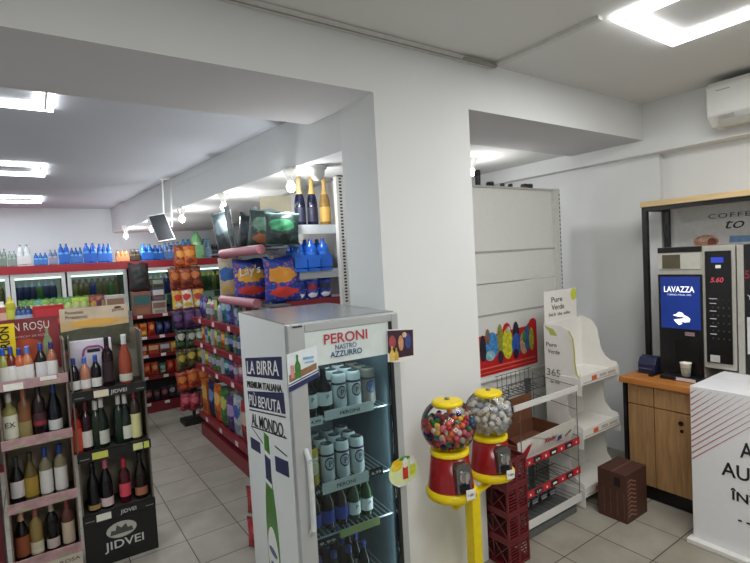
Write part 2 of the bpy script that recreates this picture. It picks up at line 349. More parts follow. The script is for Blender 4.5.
# ------------------------------------------------------------------ drinks fridge
fr = thing('drinks_fridge', 'white glass-door beer fridge with printed side beside the pillar', 'fridge', (.815, 1.80, 0), R(-5))
W, D_, H_ = .52, .75, 1.55
b = MB().box(0, .035, .036, D_, .06, H_).box(W-.035, W, .036, D_, .06, H_).box(.035, W-.035, D_-.04, D_, .06, H_).box(.035, W-.035, .036, D_-.04, H_-.04, H_).box(.035, W-.035, .036, D_-.04, .06, .14)
b.box(.03, W-.03, .07, D_-.03, 0, .06)
b.build('cabinet', M('c4c7c6', .35, noise=.02), fr)
MB().box(0, W, .036, D_, H_, H_+.003).build('top_plate', M('9a9ea0', .25, .4), fr)
fl_ = bpy.data.lights.new('fridge_fill', 'AREA'); fl_.shape = 'RECTANGLE'; fl_.size = .36; fl_.size_y = .04; fl_.energy = .8; fl_.color = (.85, .97, 1); flo = bpy.data.objects.new('fridge_fill', fl_); COL.objects.link(flo); fl2 = bpy.data.lights.new('fridge_fill', 'AREA'); fl2.shape = 'RECTANGLE'; fl2.size = .03; fl2.size_y = .9; fl2.energy = .9; fl2.color = (.88, .97, 1); f2o = bpy.data.objects.new('fridge_fill', fl2); COL.objects.link(f2o); f2o['kind'] = 'helper'; f2o.location = Vector((.815, 1.80, 0))+Matrix.Rotation(R(-5), 3, 'Z') @ Vector((.462, .05, .75)); f2o.rotation_euler = (R(90), 0, R(-5+35))  # two fill lights added inside to brighten the shelves
flo['kind'] = 'helper'; flo.location = Vector((.815, 1.80, 0))+Matrix.Rotation(R(-5), 3, 'Z') @ Vector((.26, .09, 1.49)); flo.rotation_euler = (R(25), 0, R(-5))
MB().box(.036, W-.036, D_-.045, D_-.041, .14, H_-.04).box(.0355, .038, .04, D_-.045, .14, H_-.04).box(W-.038, W-.0355, .04, D_-.045, .14, H_-.04).build('liner', M('6f8088', .4), fr)
dr = MB().box(0, .072, 0, .034, .07, H_-.002).box(.485, W, 0, .034, .07, H_-.002).box(.072, .485, 0, .034, 1.512, H_-.002).box(.072, .485, 0, .034, .07, .15).build('door', M('b6b9ba', .3, .3, noise=.02), fr, .004)
MB().box(.072, .470, .010, .02, .15, 1.37).build('glass_pane', DGLASS, dr)
MB().box(.470, .485, -.0005, .03, .15, 1.512).build('gasket', M('17181b', .5), dr)
hp = MB().box(.072, .470, .006, .026, 1.368, 1.512).build('header_panel', M('c3ccca', .35, emit=.12), dr)
wtext('lettering', 'PERONI', .205, .042, M('b0303c', .5), hp, (.155, .0035, 1.452), (1, 0, .0), bold=.0006)
wtext('lettering', 'NASTRO', .10, .02, M('28507c', .5), hp, (.205, .0035, 1.424), (1, 0, .0))
wtext('lettering', 'AZZURRO', .15, .024, M('28507c', .5), hp, (.18, .0035, 1.393), (1, 0, .0), bold=.0004)
MB().path([(.045, .004, 1.035), (.045, -.035, 1.0), (.045, -.04, .85), (.045, -.035, .72), (.045, .004, .685)], .011, 0, 10).build('handle', M('c9cccd', .3), dr)
MB().box(.02, .06, -.006, 0, H_-.012, H_-.006).build('hinge', BLACK, dr)
# side print
sd = MB().box(-.0015, 0, .04, D_-.005, .07, H_-.004).build('side_print', M('dfe1df', .45, noise=.015), fr)
SU = (0, -1, .16)
def sp(y, z): return (-.0016, y, z)
plate('print_block', [sp(.67, 1.319), sp(.659, 1.227), sp(.095, 1.313), sp(.088, 1.413)], NAVY, sd, (-1, 0, 0))
wtext('lettering', 'LA BIRRA', .51, .066, WHITE, sd, (-.003, .635, 1.244), SU, bold=.0003)
wtext('lettering', 'PREMIUM ITALIANA', .56, .032, INK, sd, (-.002, .66, 1.170), SU, bold=.0006)
plate('print_block', [sp(.666, 1.147), sp(.65, 1.067), sp(.085, 1.172), sp(.092, 1.26)], NAVY, sd, (-1, 0, 0))
wtext('lettering', 'PIÙ BEVUTA', .51, .054, WHITE, sd, (-.003, .635, 1.084), SU, bold=.0003)
plate('rule', [sp(.655, 1.055), sp(.655, 1.049), sp(.085, 1.155), sp(.085, 1.161)], INK, sd, (-1, 0, 0))
wtext('lettering', 'AL MONDO.', .52, .062, INK, sd, (-.002, .62, .982), SU, bold=.0003)
plate('rule', [sp(.64, .972), sp(.64, .966), sp(.09, 1.064), sp(.09, 1.070)], INK, sd, (-1, 0, 0))
plate('rule', [sp(.64, .968), sp(.62, .962), sp(.45, .935), sp(.45, .941)], INK, sd, (-1, 0, 0))
plate('rule', [sp(.26, .985), sp(.26, .979), sp(.10, .985), sp(.10, .991)], INK, sd, (-1, 0, 0))
plate('print_block', [sp(.67, .905), sp(.67, .845), sp(.50, .868), sp(.50, .925)], NAVY, sd, (-1, 0, 0))
plate('print_block', [sp(.27, .935), sp(.27, .865), sp(.09, .90), sp(.09, .968)], NAVY, sd, (-1, 0, 0))
bc_ = .385
bp = [(.035, 1.0), (.038, .93), (.036, .90), (.042, .80), (.052, .76), (.074, .66), (.088, .56), (.09, .48), (.09, .10)]
plate('bottle_print', [sp(bc_-r, z) for r, z in bp]+[sp(bc_+r, z) for r, z in bp[::-1]], M('3c7a1e', .3, noise=.25, scale=12), sd, (-1, 0, 0), .002)
plate('bottle_neck_label', [sp(bc_-.039, .905), sp(bc_-.041, .77), sp(bc_+.041, .77), sp(bc_+.039, .905)], NAVY, sd, (-1, 0, 0), .003)
plate('bottle_neck_label', [sp(bc_-.040, .915), sp(bc_-.040, .895), sp(bc_+.040, .895), sp(bc_+.040, .915)], WHITE, sd, (-1, 0, 0), .0035)
plate('bottle_neck_label', [sp(bc_-.045, .775), sp(bc_-.046, .755), sp(bc_+.046, .755), sp(bc_+.045, .775)], WHITE, sd, (-1, 0, 0), .0035)
ov = [sp(bc_+.08*math.cos(a), .40+.15*math.sin(a)) for a in [2*math.pi*i/24 for i in range(24)]]
plate('bottle_oval_label', ov, WHITE, sd, (-1, 0, 0), .003)
for rr, zz in ((.06, .43), (.045, .36), (.055, .30)):
    plate('crest', [sp(bc_+rr*math.cos(a), zz+.018*math.sin(a)) for a in [2*math.pi*i/12 for i in range(12)]], M('5c6484', .6), sd, (-1, 0, 0), .004)
SH = (.30, .615, .82, 1.125)
for z in SH:
    s_ = MB()
    for i in range(19): s_.tube((.045+i*.0238, .07, z-.004), (.045+i*.0238, .68, z-.004), .0022, 0, 5)
    s_.tube((.04, .07, z-.006), (.48, .07, z-.006), .004, 0, 6).tube((.04, .68, z-.006), (.48, .68, z-.006), .004, 0, 6)
    s_.build('wire_shelf', M('c9d2d4', .3, .3), fr)
def strip(x0, x1, z, h, s_, m1, mt, u=.7):
    q = MB().box(x0, x1, .055, .058, z, z+h).build('price_strip', m1, fr)
    if s_: wtext('lettering', s_, (x1-x0)*u, h*.36, mt, q, ((x0+x1)/2, .0545, z+h*.3), (1, 0, 0), align='CENTER')
strip(.16, .40, 1.115, .042, 'PERONI', WHITE, INK, .4); strip(.085, .15, 1.105, .036, '4,99', WHITE, INK)
strip(.13, .355, .80, .048, 'PERONI', WHITE, INK, .4); strip(.36, .43, .812, .036, '6,99', BLACK, WHITE); strip(.075, .125, .80, .04, '5,49', BLACK, WHITE)
strip(.20, .40, .585, .036, '', M('c9d08a', .5), INK); strip(.085, .19, .575, .036, '9,99', BLACK, WHITE)
fm = Matrix.Rotation(R(-5), 4, 'Z'); F0 = Vector((.815, 1.80, 0))
def fp(x, y, z): return F0+(fm @ Vector((x, y, z)))
def crest(nm, r, zc, w, h, mat, parent):
    vs = [(r*math.sin(w/r*math.cos(a)*1.), -r*math.cos(w/r*math.cos(a)), zc+h*math.sin(a)) for a in [2*math.pi*i/18 for i in range(18)]]
    mb = MB().add([(0, -r-.0001, zc)]+vs, [(0, i+1, (i+1) % 18+1) for i in range(18)], 0, True); return mb.build(nm, mat, parent)
def can(col, lab, band):
    key = ('can', col, lab, band)
    if key in PC: return PC[key]
    t = thing('beer_can', '', 'can')
    MB().lathe([(0, 0), (.026, 0), (.033, .01), (.033, .155), (.027, .168), (.024, .168), (.022, .164), (0, .164)], lambda j, i: 1 if j > 3 else 0, 16).build('can_body', [M(col, .35), CHROME], t)
    crest('round_label', .0336, .085, .025, .03, M(band, .5), t); crest('label_centre', .0340, .085, .019, .023, M(lab, .5), t)
    MB().lathe([(.0336, .118), (.0336, .128)], 0, 16).build('band', M(band, .5), t)
    text('lettering', 'P', .036, M(band, .5), t, (-.008, -.0350, .073), (1, 0, 0))
    PC[key] = t; return t
G = 'beer cans in the fridge'
rowdef = 'of the %s shelf in the glass-door fridge'
def beer(body, cap, lab): return bottle('beer', .19, body, cap, lab, (.12, .42), 'bottle', 'beer_bottle', .86, 'P' if lab == 'e8e8e6' else None, '1c2350')
for r_, y in enumerate((.13, .21, .29)):
    for i, x in enumerate((.125, .195)):
        place(bottle('burg', .2, '0c0c10', '202024', 'e6e6e2', (.2, .5), 'bottle', 'beer_bottle', .85, 'P', '1c2350'), fp(x, y, 1.126), R(-5), 'black beer bottle, round white label, %s from left, %s row, fridge top shelf' % (ORD[i], ['front', 'middle', 'back'][r_]), 'bottle', 'bottles on the top fridge shelf')
    for i, x in enumerate((.268, .343, .418)):
        place(can('d6d9d8', 'a9a9a4', '33405a') if i < 2 else can('8a7f76', '5a6a90', '33405a'), fp(x, y, 1.126), R(-5), '%s from the left, %s row, fridge top shelf' % (['white tall beer can, third', 'white tall beer can, fourth', 'brown and blue tall can, fifth'][i], ['front', 'middle', 'back'][r_]), 'can', G)
    for i, x in enumerate((.115, .190, .265, .34)):
        place(can('d3b23a', 'e3d68c', 'e8e8e8') if i == 0 else can('d9dbda', 'b9bcc0', '2a3450'), fp(x, y, .821), R(-5), '%s, %s from left, %s row, fridge second shelf' % ('yellow beer can' if i == 0 else 'white beer can, dark band', ORD[i], ['front', 'middle', 'back'][r_]), 'can', G)
    for i, x in enumerate((.115, .18, .245, .31, .375)):
        body, cap = (('5a2418', '2a3a86') if i < 2 else ('1c4420', '2c3572')) if r_ else (('241014', '2f48a8') if i < 3 else ('1c4420', '2c3572'))
        z_ = .616
        place(beer(body, cap, 'e8e8e6' if i > 2 else ('c8642c' if r_ else '2f48a8')), fp(x, y, z_), R(-5), '%s beer bottle, blue cap, %s from left, %s row, fridge third shelf' % ('brown' if i < (2 if r_ else 3) else 'green', ORD[i], ['front', 'middle', 'back'][r_]), 'bottle', 'bottles on the third fridge shelf')
    for i, x in enumerate((.12, .195, .27, .345)):
        place(beer('1a1a18', '3a3f8e', 'e8e8e6'), fp(x, y, .301), R(-5), 'dark beer bottle, violet cap, %s from left, %s row, fridge fourth shelf' % (ORD[i], ['front', 'middle', 'back'][r_]), 'bottle', 'bottles on the fourth fridge shelf')
# promo cards on the fridge door
def card(label, pts, base, parts, y=-.004):
    t = thing('promo_card', label, 'promo card', fp(0, 0, 0), R(-5))
    plate('card', [(x, y, z) for x, z in pts], M(base, .4), t, (0, -1, 0), .0015)
    for k, (nm, pl, c) in enumerate(parts): plate(nm, [(x, y-.0016-.0005*k, z) for x, z in pl], M(c, .45, noise=.2, scale=60), t, (0, -1, 0), .0006)
    return t
def ell(cx, cz, rx, rz, n=14): return [(cx+rx*math.cos(2*math.pi*i/n), cz+rz*math.sin(2*math.pi*i/n)) for i in range(n)]
def q4(x0, x1, z0, z1, s=0): return [(x0, z0), (x1, z0+s), (x1, z1+s), (x0, z1)]
def bot2(cx, z0, h, r): return [(cx-r, z0), (cx+r, z0), (cx+r, z0+h*.55), (cx+r*.35, z0+h*.75), (cx+r*.35, z0+h), (cx-r*.35, z0+h), (cx-r*.35, z0+h*.75), (cx-r, z0+h*.55)]
card('white and blue promo card with green bottle on the fridge door corner', [(-.012, 1.283), (.118, 1.325), (.118, 1.455), (-.012, 1.436)], 'dfe6ea',
     [('stripe', [(-.012, 1.283), (.118, 1.325), (.118, 1.345), (-.012, 1.305)], '26305e'), ('stripe', [(-.012, 1.309), (.118, 1.350), (.118, 1.355), (-.012, 1.314)], '26305e'),
      ('picture', [(-.008, 1.322), (.112, 1.36), (.112, 1.385), (-.008, 1.352)], '8f6a4a'), ('glass_picture', q4(.0, .014, 1.338, 1.39), 'c98a80'), ('bottle_picture', bot2(.03, 1.335, .095, .012), '3f7a2c'), ('caption', q4(.055, .10, 1.405, 1.415), '86b4d8'), ('caption', q4(.06, .10, 1.39, 1.396), '86b4d8')])
card('dark crowd picture card with gold bottles at the right edge of the fridge', [(.452, 1.335), (.50, 1.325), (.592, 1.335), (.597, 1.465), (.585, 1.47), (.457, 1.478)], 'e6e2da',
     [('picture', [(.455, 1.375), (.50, 1.345), (.59, 1.345), (.594, 1.462), (.458, 1.474)], '3a2233'), ('figure_picture', ell(.48, 1.42, .018, .03), 'a04a4a'), ('figure_picture', ell(.525, 1.41, .014, .035), 'c58f6a'), ('figure_picture', ell(.562, 1.415, .016, .035), '3b4a86'), ('figure_picture', ell(.545, 1.445, .012, .012), 'd8b090'), ('bottle_picture', bot2(.475, 1.337, .065, .012), 'd8b85a'), ('bottle_picture', bot2(.497, 1.337, .055, .010), 'c9a44a')])
card('round yellow and green drinks sticker on the right edge of the fridge door', ell(.502, .825, .078, .068, 24), 'd4e0a8',
     [('fruit_picture', ell(.468, .862, .03, .026), 'e8b818'), ('fruit_picture', ell(.45, .855, .014, .018), 'f0d040'), ('leaf_picture', ell(.51, .885, .03, .009), '3f8a2a'), ('can_picture', q4(.497, .525, .79, .845), 'c8301c'), ('can_picture', ell(.512, .865, .013, .024), 'e4e4d6'), ('can_picture', q4(.535, .565, .80, .845), 'c4d030'), ('can_picture', ell(.548, .868, .012, .022), 'e8e8e0'), ('rim', [(.44, .787), (.47, .762), (.535, .762), (.565, .787), (.535, .772), (.47, .772)], 'f2f2ee')], y=-.006)
# ------------------------------------------------------------------ gumball machines
scene.view_settings.view_transform = 'Standard'; scene.view_settings.exposure = -.1
st = thing('machine_stand', 'yellow metal pole stand under the two gumball machines', 'stand', (1.735, 1.745, 0))
MB().box(-.028, .028, -.028, .028, .02, .60).build('pole', M('e8cf08', .35), st, .003)
MB().lathe([(0, 0), (.2, 0), (.2, .012), (.05, .022), (0, .022)], 0, 24).build('base', M('e8cf08', .35), st)
q = MB(); q.T = Matrix.Rotation(math.atan2(.08, .375), 4, 'Z'); q.box(-.16, .20, -.015, .015, .572, .588); q.build('crossbar', M('e8cf08', .35), st)
MB().box(.17, .20, .02, .045, .585, .611).box(-.15, -.12, -.045, -.02, .588, .659).build('riser', M('e8cf08', .35), st)
def gum_machine(loc, label, tagz):
    t = thing('gumball_machine', label, 'gumball machine', loc, R(-14), 'gumball machines on the yellow stand')
    MB().lathe([(0, -.0), (.08, 0), (.118, .004), (.122, .03), (.110, .045), (0, .045)], 0, 28).build('base_ring', YEL, t)
    MB().lathe([(.109, .044), (.106, .06), (.088, .203), (0, .203)], 0, 28).build('body', GRED, t)
    MB().lathe([(0, .203), (.091, .203), (.093, .207), (.092, .221), (.082, .226), (0, .230)], 0, 28).build('collar', YEL, t)
    zc = .335; rg = .129
    MB().lathe([(rg*math.sin(a), zc-rg*.98*math.cos(a)) for a in [R(37)+(R(147)-R(37))*i/14 for i in range(15)]], 0, 32).build('globe', GLASS, t)
    MB().lathe([(0, .457), (.045, .456), (.068, .452), (.074, .446), (.074, .432), (.068, .428), (0, .424)], 0, 28).build('lid', YEL, t)
    MB().lathe([(0, .466), (.010, .466), (.012, .457), (0, .457)], 0, 12).build('lid_lock', GREYM, t)
    MB().tube((0, 0, .232), (0, 0, .425), .004, 0, 8).build('centre_rod', GREYM, t)
    m = MB().prism([(-.035, .06), (.035, .06), (.038, .17), (.025, .19), (-.025, .19), (-.038, .17)], 'y', -.125, -.085).build('coin_mechanism', M('77787a', .25, .8), t)
    MB().tube((0, -.125, .135), (0, -.132, .135), .026, 0, 20).box(-.006, .006, -.15, -.13, .112, .158).build('turn_knob', CHROME, m)
    MB().box(-.022, .022, -.134, -.124, .065, .098).build('chute_flap', M('2c2c30', .3, .7), m)
    MB().box(-.0, .046, -.139, -.136, .03, .075).build('price_sticker', WHITE, m)
    wtext('lettering', '1 LEU', .03, .010, INK, m, (.023, -.1395, .048), (1, 0, 0), align='CENTER')
    for (a, z) in tagz:
        a += R(14)
        pp = Vector((rg*1.0*math.cos(a), rg*1.0*math.sin(a), z)); n = Vector((math.cos(a), math.sin(a), 0)); u = Vector((-n.y, n.x, 0)); pp += n*.002
        plate('tag', [pp-u*.012, pp+Vector((0, 0, -.012)), pp+u*.012, pp+Vector((0, 0, .012))], WHITE, t, n, .0008)
        plate('tag_dot', [pp+n*.0012+u*.004*math.cos(q)+Vector((0, 0, .004*math.sin(q))) for q in [2*math.pi*i/8 for i in range(8)]], M('c03040', .5), t, n, .0006)
    return t
gA = (1.555, 1.70, .660); gB = (1.925, 1.785, .612)
gum_machine(gA, 'red and yellow gumball machine, left one, full of coloured gumballs', [(R(-118), .355)])
gum_machine(gB, 'red and yellow vending globe, right one, full of clear toy capsules', [(R(-118), .345), (R(-150), .385), (R(-100), .40)])
def fill(c, zc, rg, r, n, zmax, fn):
    pts = []; tries = 0
    while len(pts) < n and tries < 60000:
        tries += 1; a = random.uniform(0, 2*math.pi); z = random.uniform(-1, 1); rr = rg*(1 if random.random() < .75 else random.uniform(.72, 1))
        s_ = math.sqrt(1-z*z); p = Vector((rr*s_*math.cos(a), rr*s_*math.sin(a), rr*z))
        if p.z > zmax or p.z < -rg*.80 or p.xy.length < .018: continue
        if all((p-q).length > 2*r*.97 for q in pts): pts.append(p); fn(Vector(c)+Vector((0, 0, zc))+p)
    # top surface of the heap
    for k in range(int(n*.25)):
        a = random.uniform(0, 2*math.pi); rr = math.sqrt(random.random())*rg*.85; p = Vector((rr*math.cos(a), rr*math.sin(a), zmax-r*.3+random.uniform(-.004, .006)))
        if p.xy.length > .018 and p.length < rg and all((p-q).length > 2*r*.9 for q in pts): pts.append(p); fn(Vector(c)+Vector((0, 0, zc))+p)
GC = {'red': 'a81c28', 'pink': 'd8607a', 'orange': 'd86a38', 'yellow': 'd8b03a', 'green': '1f6a34', 'blue': '1f3a80', 'teal': '2f7a78', 'white': 'd8c0b8'}
gm = {k: MB().sphere((0, 0, 0), .0138, 0, 10, 6).mesh('gumball', M(v, .25)) for k, v in GC.items()}
def addgum(p):
    k = random.choice(['red', 'pink', 'orange', 'yellow', 'green', 'blue', 'teal', 'red', 'pink', 'orange', 'white']); o = bpy.data.objects.new('gumball', gm[k]); COL.objects.link(o); o.location = p
    tag(o, '%s gumball among the mixed gumballs inside the left globe' % k, 'gumball', 'gumballs in the left globe')
fill(gA, .335, .113, .0135, 200, .028, addgum)
cp_ = {}
for k, (a, b_) in {'white': ('dedad0', 'c6c8c8'), 'beige': ('c9bda4', 'e2e2de'), 'grey-blue': ('9fa9bc', 'e0e0dc')}.items():
    cp_[k] = MB().sphere((0, 0, 0), .0175, lambda j, i: 0 if j < 3 else 1, 12, 6).mesh('toy_capsule', [M(a, .2), M(b_, .12)])
def addcap(p):
    k = random.choice(['white', 'white', 'beige', 'grey-blue']); o = bpy.data.objects.new('toy_capsule', cp_[k]); COL.objects.link(o); o.location = p; o.rotation_euler = (random.random()*6, random.random()*6, 0)
    tag(o, '%s toy capsule inside the right globe' % k, 'capsule', 'toy capsules in the right globe')
fill(gB, .335, .108, .0175, 100, .055, addcap)
# ------------------------------------------------------------------ red crates
def crate(z, label):
    w, dd, h = .175, .34, .155
    t = thing('plastic_crate', label, 'crate', (2.168, 1.99, z), 0, 'stacked red crates right of the pillar')
    m = MB(); x0, x1, y0, y1 = -w/2, w/2, -dd/2, dd/2; e = .012
    for zz, hh in ((0, .018), (h-.02, .02)):
        m.box(x0, x1, y0, y0+e, zz, zz+hh).box(x0, x1, y1-e, y1, zz, zz+hh).box(x0, x0+e, y0+e, y1-e, zz, zz+hh).box(x1-e, x1, y0+e, y1-e, zz, zz+hh)
    for xx in (x0, x1-e):
        for yy in (y0, y1-e): m.box(xx, xx+e, yy, yy+e, .018, h-.02)
    m.box(x0+e, x1-e, y0+e, y1-e, .002, .008)
    m.build('frame', GRED if 0 else M('64101a', .35), t)
    g = MB()
    for k in range(6):
        zz = .028+k*.018
        g.box(x0+e, -.008, y0+.002, y0+.007, zz, zz+.007).box(.008, x1-e, y0+.002, y0+.007, zz, zz+.007)
    g.box(-.01, .01, y0+.001, y0+.009, .018, h-.02)
    g.build('slotted_front', M('64101a', .35), t)
    for xs in (x0+.004, x1-.004):
        l = MB()
        for k in range(3):
            a = y0+e+k*(dd-2*e)/3; c = a+(dd-2*e)/3
            l.tube((xs, a, .02), (xs, c, h-.022), .004, 0, 5).tube((xs, c, .02), (xs, a, h-.022), .004, 0, 5).tube((xs, c, .018), (xs, c, h-.02), .004, 0, 5)
        l.build('lattice_side', M('5c0f1a', .4), t)
    return t
for k in range(4): crate(k*.156, '%s of the four dark red slotted plastic crates stacked beside the pillar' % ['bottom one', 'second from the bottom', 'third from the bottom', 'top one'][k])
# ------------------------------------------------------------------ candy rack with red tags
rk = thing('wire_rack', 'low white and grey wire display rack with red and black tag strips', 'display rack', (2.36, 1.94, 0))
RW, RD = .59, .38
MB().prism([(0, 0), (RW-.04, 0), (RW, .05), (RW, RD), (0, RD)], 'z', 0, .05).build('base', M('5d615f', .5), rk, .01)
for x in (.02, RW-.055): MB().box(x, x+.03, RD-.03, RD, .05, .86).build('upright', M('55595b', .4), rk)
def wshelf(z, nm, d0=0, lip=.03, h=.05):
    q = MB()
    for i in range(13): q.tube((.01+i*(RW-.02)/12, d0, z), (.01+i*(RW-.02)/12, RD-.03, z), .0018, 0, 5)
    for yy in (d0, d0+(RD-d0)/2, RD-.03): q.tube((.005, yy, z), (RW-.005, yy, z), .003, 0, 5)
    s_ = q.build('wire_shelf', M('4c5052', .35, .5), rk)
    return s_
wshelf(.82, 'top', .24); wshelf(.472, 'mid'); wshelf(.27, 'low'); wshelf(.10, 'bot')
MB().box(-.06, RW, -.012, -.004, .832, .868).build('price_rail', METW, rk); MB().box(0, RW, -.012, -.004, .075, .125).build('price_rail', METW, rk)
for z in (.487, .285):
    q = MB().box(0, RW, -.01, -.004, z-.02, z+.028).build('tag_strip', M('98343a', .5), rk)
    for i in range(7):
        x = .02+i*.082; c = i % 2
        w_ = MB().box(x, x+.07, -.0125, -.0102, z-.012, z+.022).build('price_tag', M('c8242c' if c == 0 else '15151a', .5), q)
        wtext('lettering', ['1', '2,50', '3'][i % 3] if c else 'I', .012 if not c else .04, .014, WHITE, w_, (x+.035, -.0128, z-.003), (1, 0, 0), align='CENTER')
bk = MB()
for i in range(0): bk.tube((.05+i*.034, RD-.035, .86), (.05+i*.034, RD-.035, .80), .0018, 0, 5)
for i in range(8): bk.tube((.20+i*.048, RD-.035, .94), (.20+i*.048, RD-.035, .82), .0018, 0, 5)
for zz in (.86, .94): bk.tube((.18, RD-.035, zz), (RW-.03, RD-.035, zz), .0025, 0, 5)
for i in range(8): bk.tube((.20+i*.048, RD-.035, .85), (.20+i*.048, RD-.15, .83), .0018, 0, 5)
bk.tube((.18, RD-.15, .9), (RW-.03, RD-.15, .9), .0028, 0, 5).tube((.18, RD-.15, .9), (.18, RD-.15, .82), .0028, 0, 5).tube((RW-.03, RD-.15, .9), (RW-.03, RD-.15, .82), .0028, 0, 5)
bk.build('wire_basket', M('33373a', .35, .4), rk)
sg = MB()
for z in (.10, .27, .44, .62):
    sg.tube((RW-.003, 0, z+.08), (RW-.003, RD-.03, z+.12), .0028, 0, 5)
sg.tube((RW-.003, 0, .86), (RW-.003, RD-.03, .89), .0028, 0, 5).tube((.003, 0, .86), (RW-.003, 0, .86), .0028, 0, 5)
sg.tube((RW-.003, 0, .10), (RW-.003, 0, .85), .003, 0, 5).tube((RW-.003, RD-.03, .1), (RW-.003, RD-.03, .9), .003, 0, 5).tube((.003, 0, .10), (.003, 0, .85), .003, 0, 5)
sg.build('side_frame', M('6a6e70', .35, .4), rk)
MB().box(.31, .36, RD-.05, RD-.04, .10, .44).build('dark_strip', M('1a1c20', .4), rk)  # dark upright strip at the back of the rack
# opened carton on the rack
oc = thing('open_carton', 'opened white, red and brown cardboard tray box on the wire rack', 'box', (2.64, 1.985, .4763))
MB().box(-.26, .28, 0, .30, 0, .004).box(-.26, .28, .296, .30, 0, .10).box(-.26, -.256, 0, .3, 0, .10).box(.276, .28, 0, .3, 0, .10).build('tray', M('6e4530', .7), oc)
MB().add([(-.26, -.004, 0), (.28, -.004, 0), (.31, -.035, .165), (-.15, -.035, .15), (-.26, -.004, .13), (-.26, 0, 0), (.28, 0, 0), (.31, -.031, .165), (-.15, -.031, .15), (-.26, 0, .13)],
         [(0, 1, 2, 3, 4), (9, 8, 7, 6, 5), (0, 5, 6, 1), (1, 6, 7, 2), (2, 7, 8, 3), (3, 8, 9, 4), (4, 9, 5, 0)]).build('front_flap', M('dcd8d0', .6), oc)
MB().add([(-.26, .30, .10), (.26, .30, .10), (.20, .24, .31), (-.22, .24, .30), (-.26, .304, .10), (.26, .304, .10), (.20, .244, .31), (-.22, .244, .30)],
         [(0, 1, 2, 3), (7, 6, 5, 4), (0, 4, 5, 1), (1, 5, 6, 2), (2, 6, 7, 3), (3, 7, 4, 0)]).build('back_flap', M('8a5a3e', .7, noise=.1), oc)
MB().add([(-.26, 0, .11), (-.26, .30, .10), (-.28, .30, .2), (-.28, .0, .14), (-.264, 0, .11), (-.264, .30, .10), (-.284, .30, .2), (-.284, .0, .14)],
         [(0, 1, 2, 3), (7, 6, 5, 4), (0, 4, 5, 1), (1, 5, 6, 2), (2, 6, 7, 3), (3, 7, 4, 0)]).build('side_flap', M('6e1620', .6), oc)
plate('red_corner', [(-.262, -.0065, 0), (-.2, -.0065, 0), (-.155, -.030, .108), (-.19, -.028, .1), (-.262, -.009, .035)], M('b01c26', .5), oc, (0, -1, .3), .001)
wtext('lettering', 'Kinder', .12, .034, M('9c1c2c', .5), oc, (-.02, -.022, .075), (1, 0, .02), (0, -.22, .97), lift=.004, bold=.001)
plate('print_mark', [(.12, -.018, .05), (.16, -.022, .06), (.15, -.03, .09), (.11, -.028, .085)], M('3a4a78', .5), oc, (0, -1, -.2), .0012)
plate('print_mark', [(.20, -.022, .06), (.26, -.03, .09), (.25, -.03, .10), (.19, -.026, .07)], M('77706a', .5), oc, (0, -1, -.2), .0012)
# small packs lying on the low rack shelves
for i in range(5):
    carton(.075, .10, .035, ['2a2a30', '8a8f94', 'c8c8c8'], (2.45+i*.095, 2.12, .1033), 0, 'flat dark pack, %s from the left on the lowest rack shelf' % ORD[i], 'pack', 'packs on the lowest rack shelf', 'flat_pack')
# ------------------------------------------------------------------ white panel shelving behind
pg = thing('panel_shelving', 'tall empty white metal shelving unit with plain back panels', 'shelving unit', (2.35, 2.47, 0))
PW = 1.30
for z0, z1 in ((.10, .845), (.855, 1.325), (1.335, 1.56), (1.563, 1.79), (1.80, 2.27)): MB().box(0, PW-.085, .03, .045, z0, z1-.004).build('back_panel', M('d9dad6', .4, noise=.02), pg, .002)
for z in (.85, 1.33, 1.797): MB().box(0, PW-.085, .012 if z < 1 else .026, .03, z-.008, z+.006).build('panel_rail', M('a9aaa6' if z > 1 else 'e2e2de', .4), pg)
MB().box(PW-.085, PW, .02, .055, 0, 2.285).box(PW-.10, PW-.085, .026, .05, .1, 2.28).build('upright', M('d2d3cf', .4), pg)
sl = MB()
for i in range(56): sl.box(PW-.014, PW-.006, .0185, .0205, .3+i*.035, .3+i*.035+.019)
sl.build('upright_slots', M('2a2c2e', .6), pg)
MB().box(0, PW-.085, .02, .06, 2.266, 2.28).build('top_cap', M('b5b6b2', .4), pg); MB().box(0, PW, .012, .055, 0, .10).build('kick_plate', METW, pg)
MB().box(0, PW, .056, .42, 2.19, 2.205).build('rear_shelf', METW, pg); MB().box(0, PW, .40, .42, 0, 2.19).box(0, PW, .056, .40, 0, .04).build('rear_panel', METW, pg)
for i, (px, h, c, r) in enumerate(((478, .22, '111114', .022), (490, .136, '26262a', .03), (502, .130, 'a08a78', .02), (510, .130, '8c7a70', .02), (524, .136, 'a35a40', .028), (529, .138, '2c2626', .03))):
    p = aty(px, 186, 2.66); o = pot(r, h, [c, c, '222222'], (p.x, 2.66, 2.2055), '%s from the left of the small jars along the top of the white panel shelving' % ORD[i], 'jar', 'jars on top of the panel shelving', 'jar')
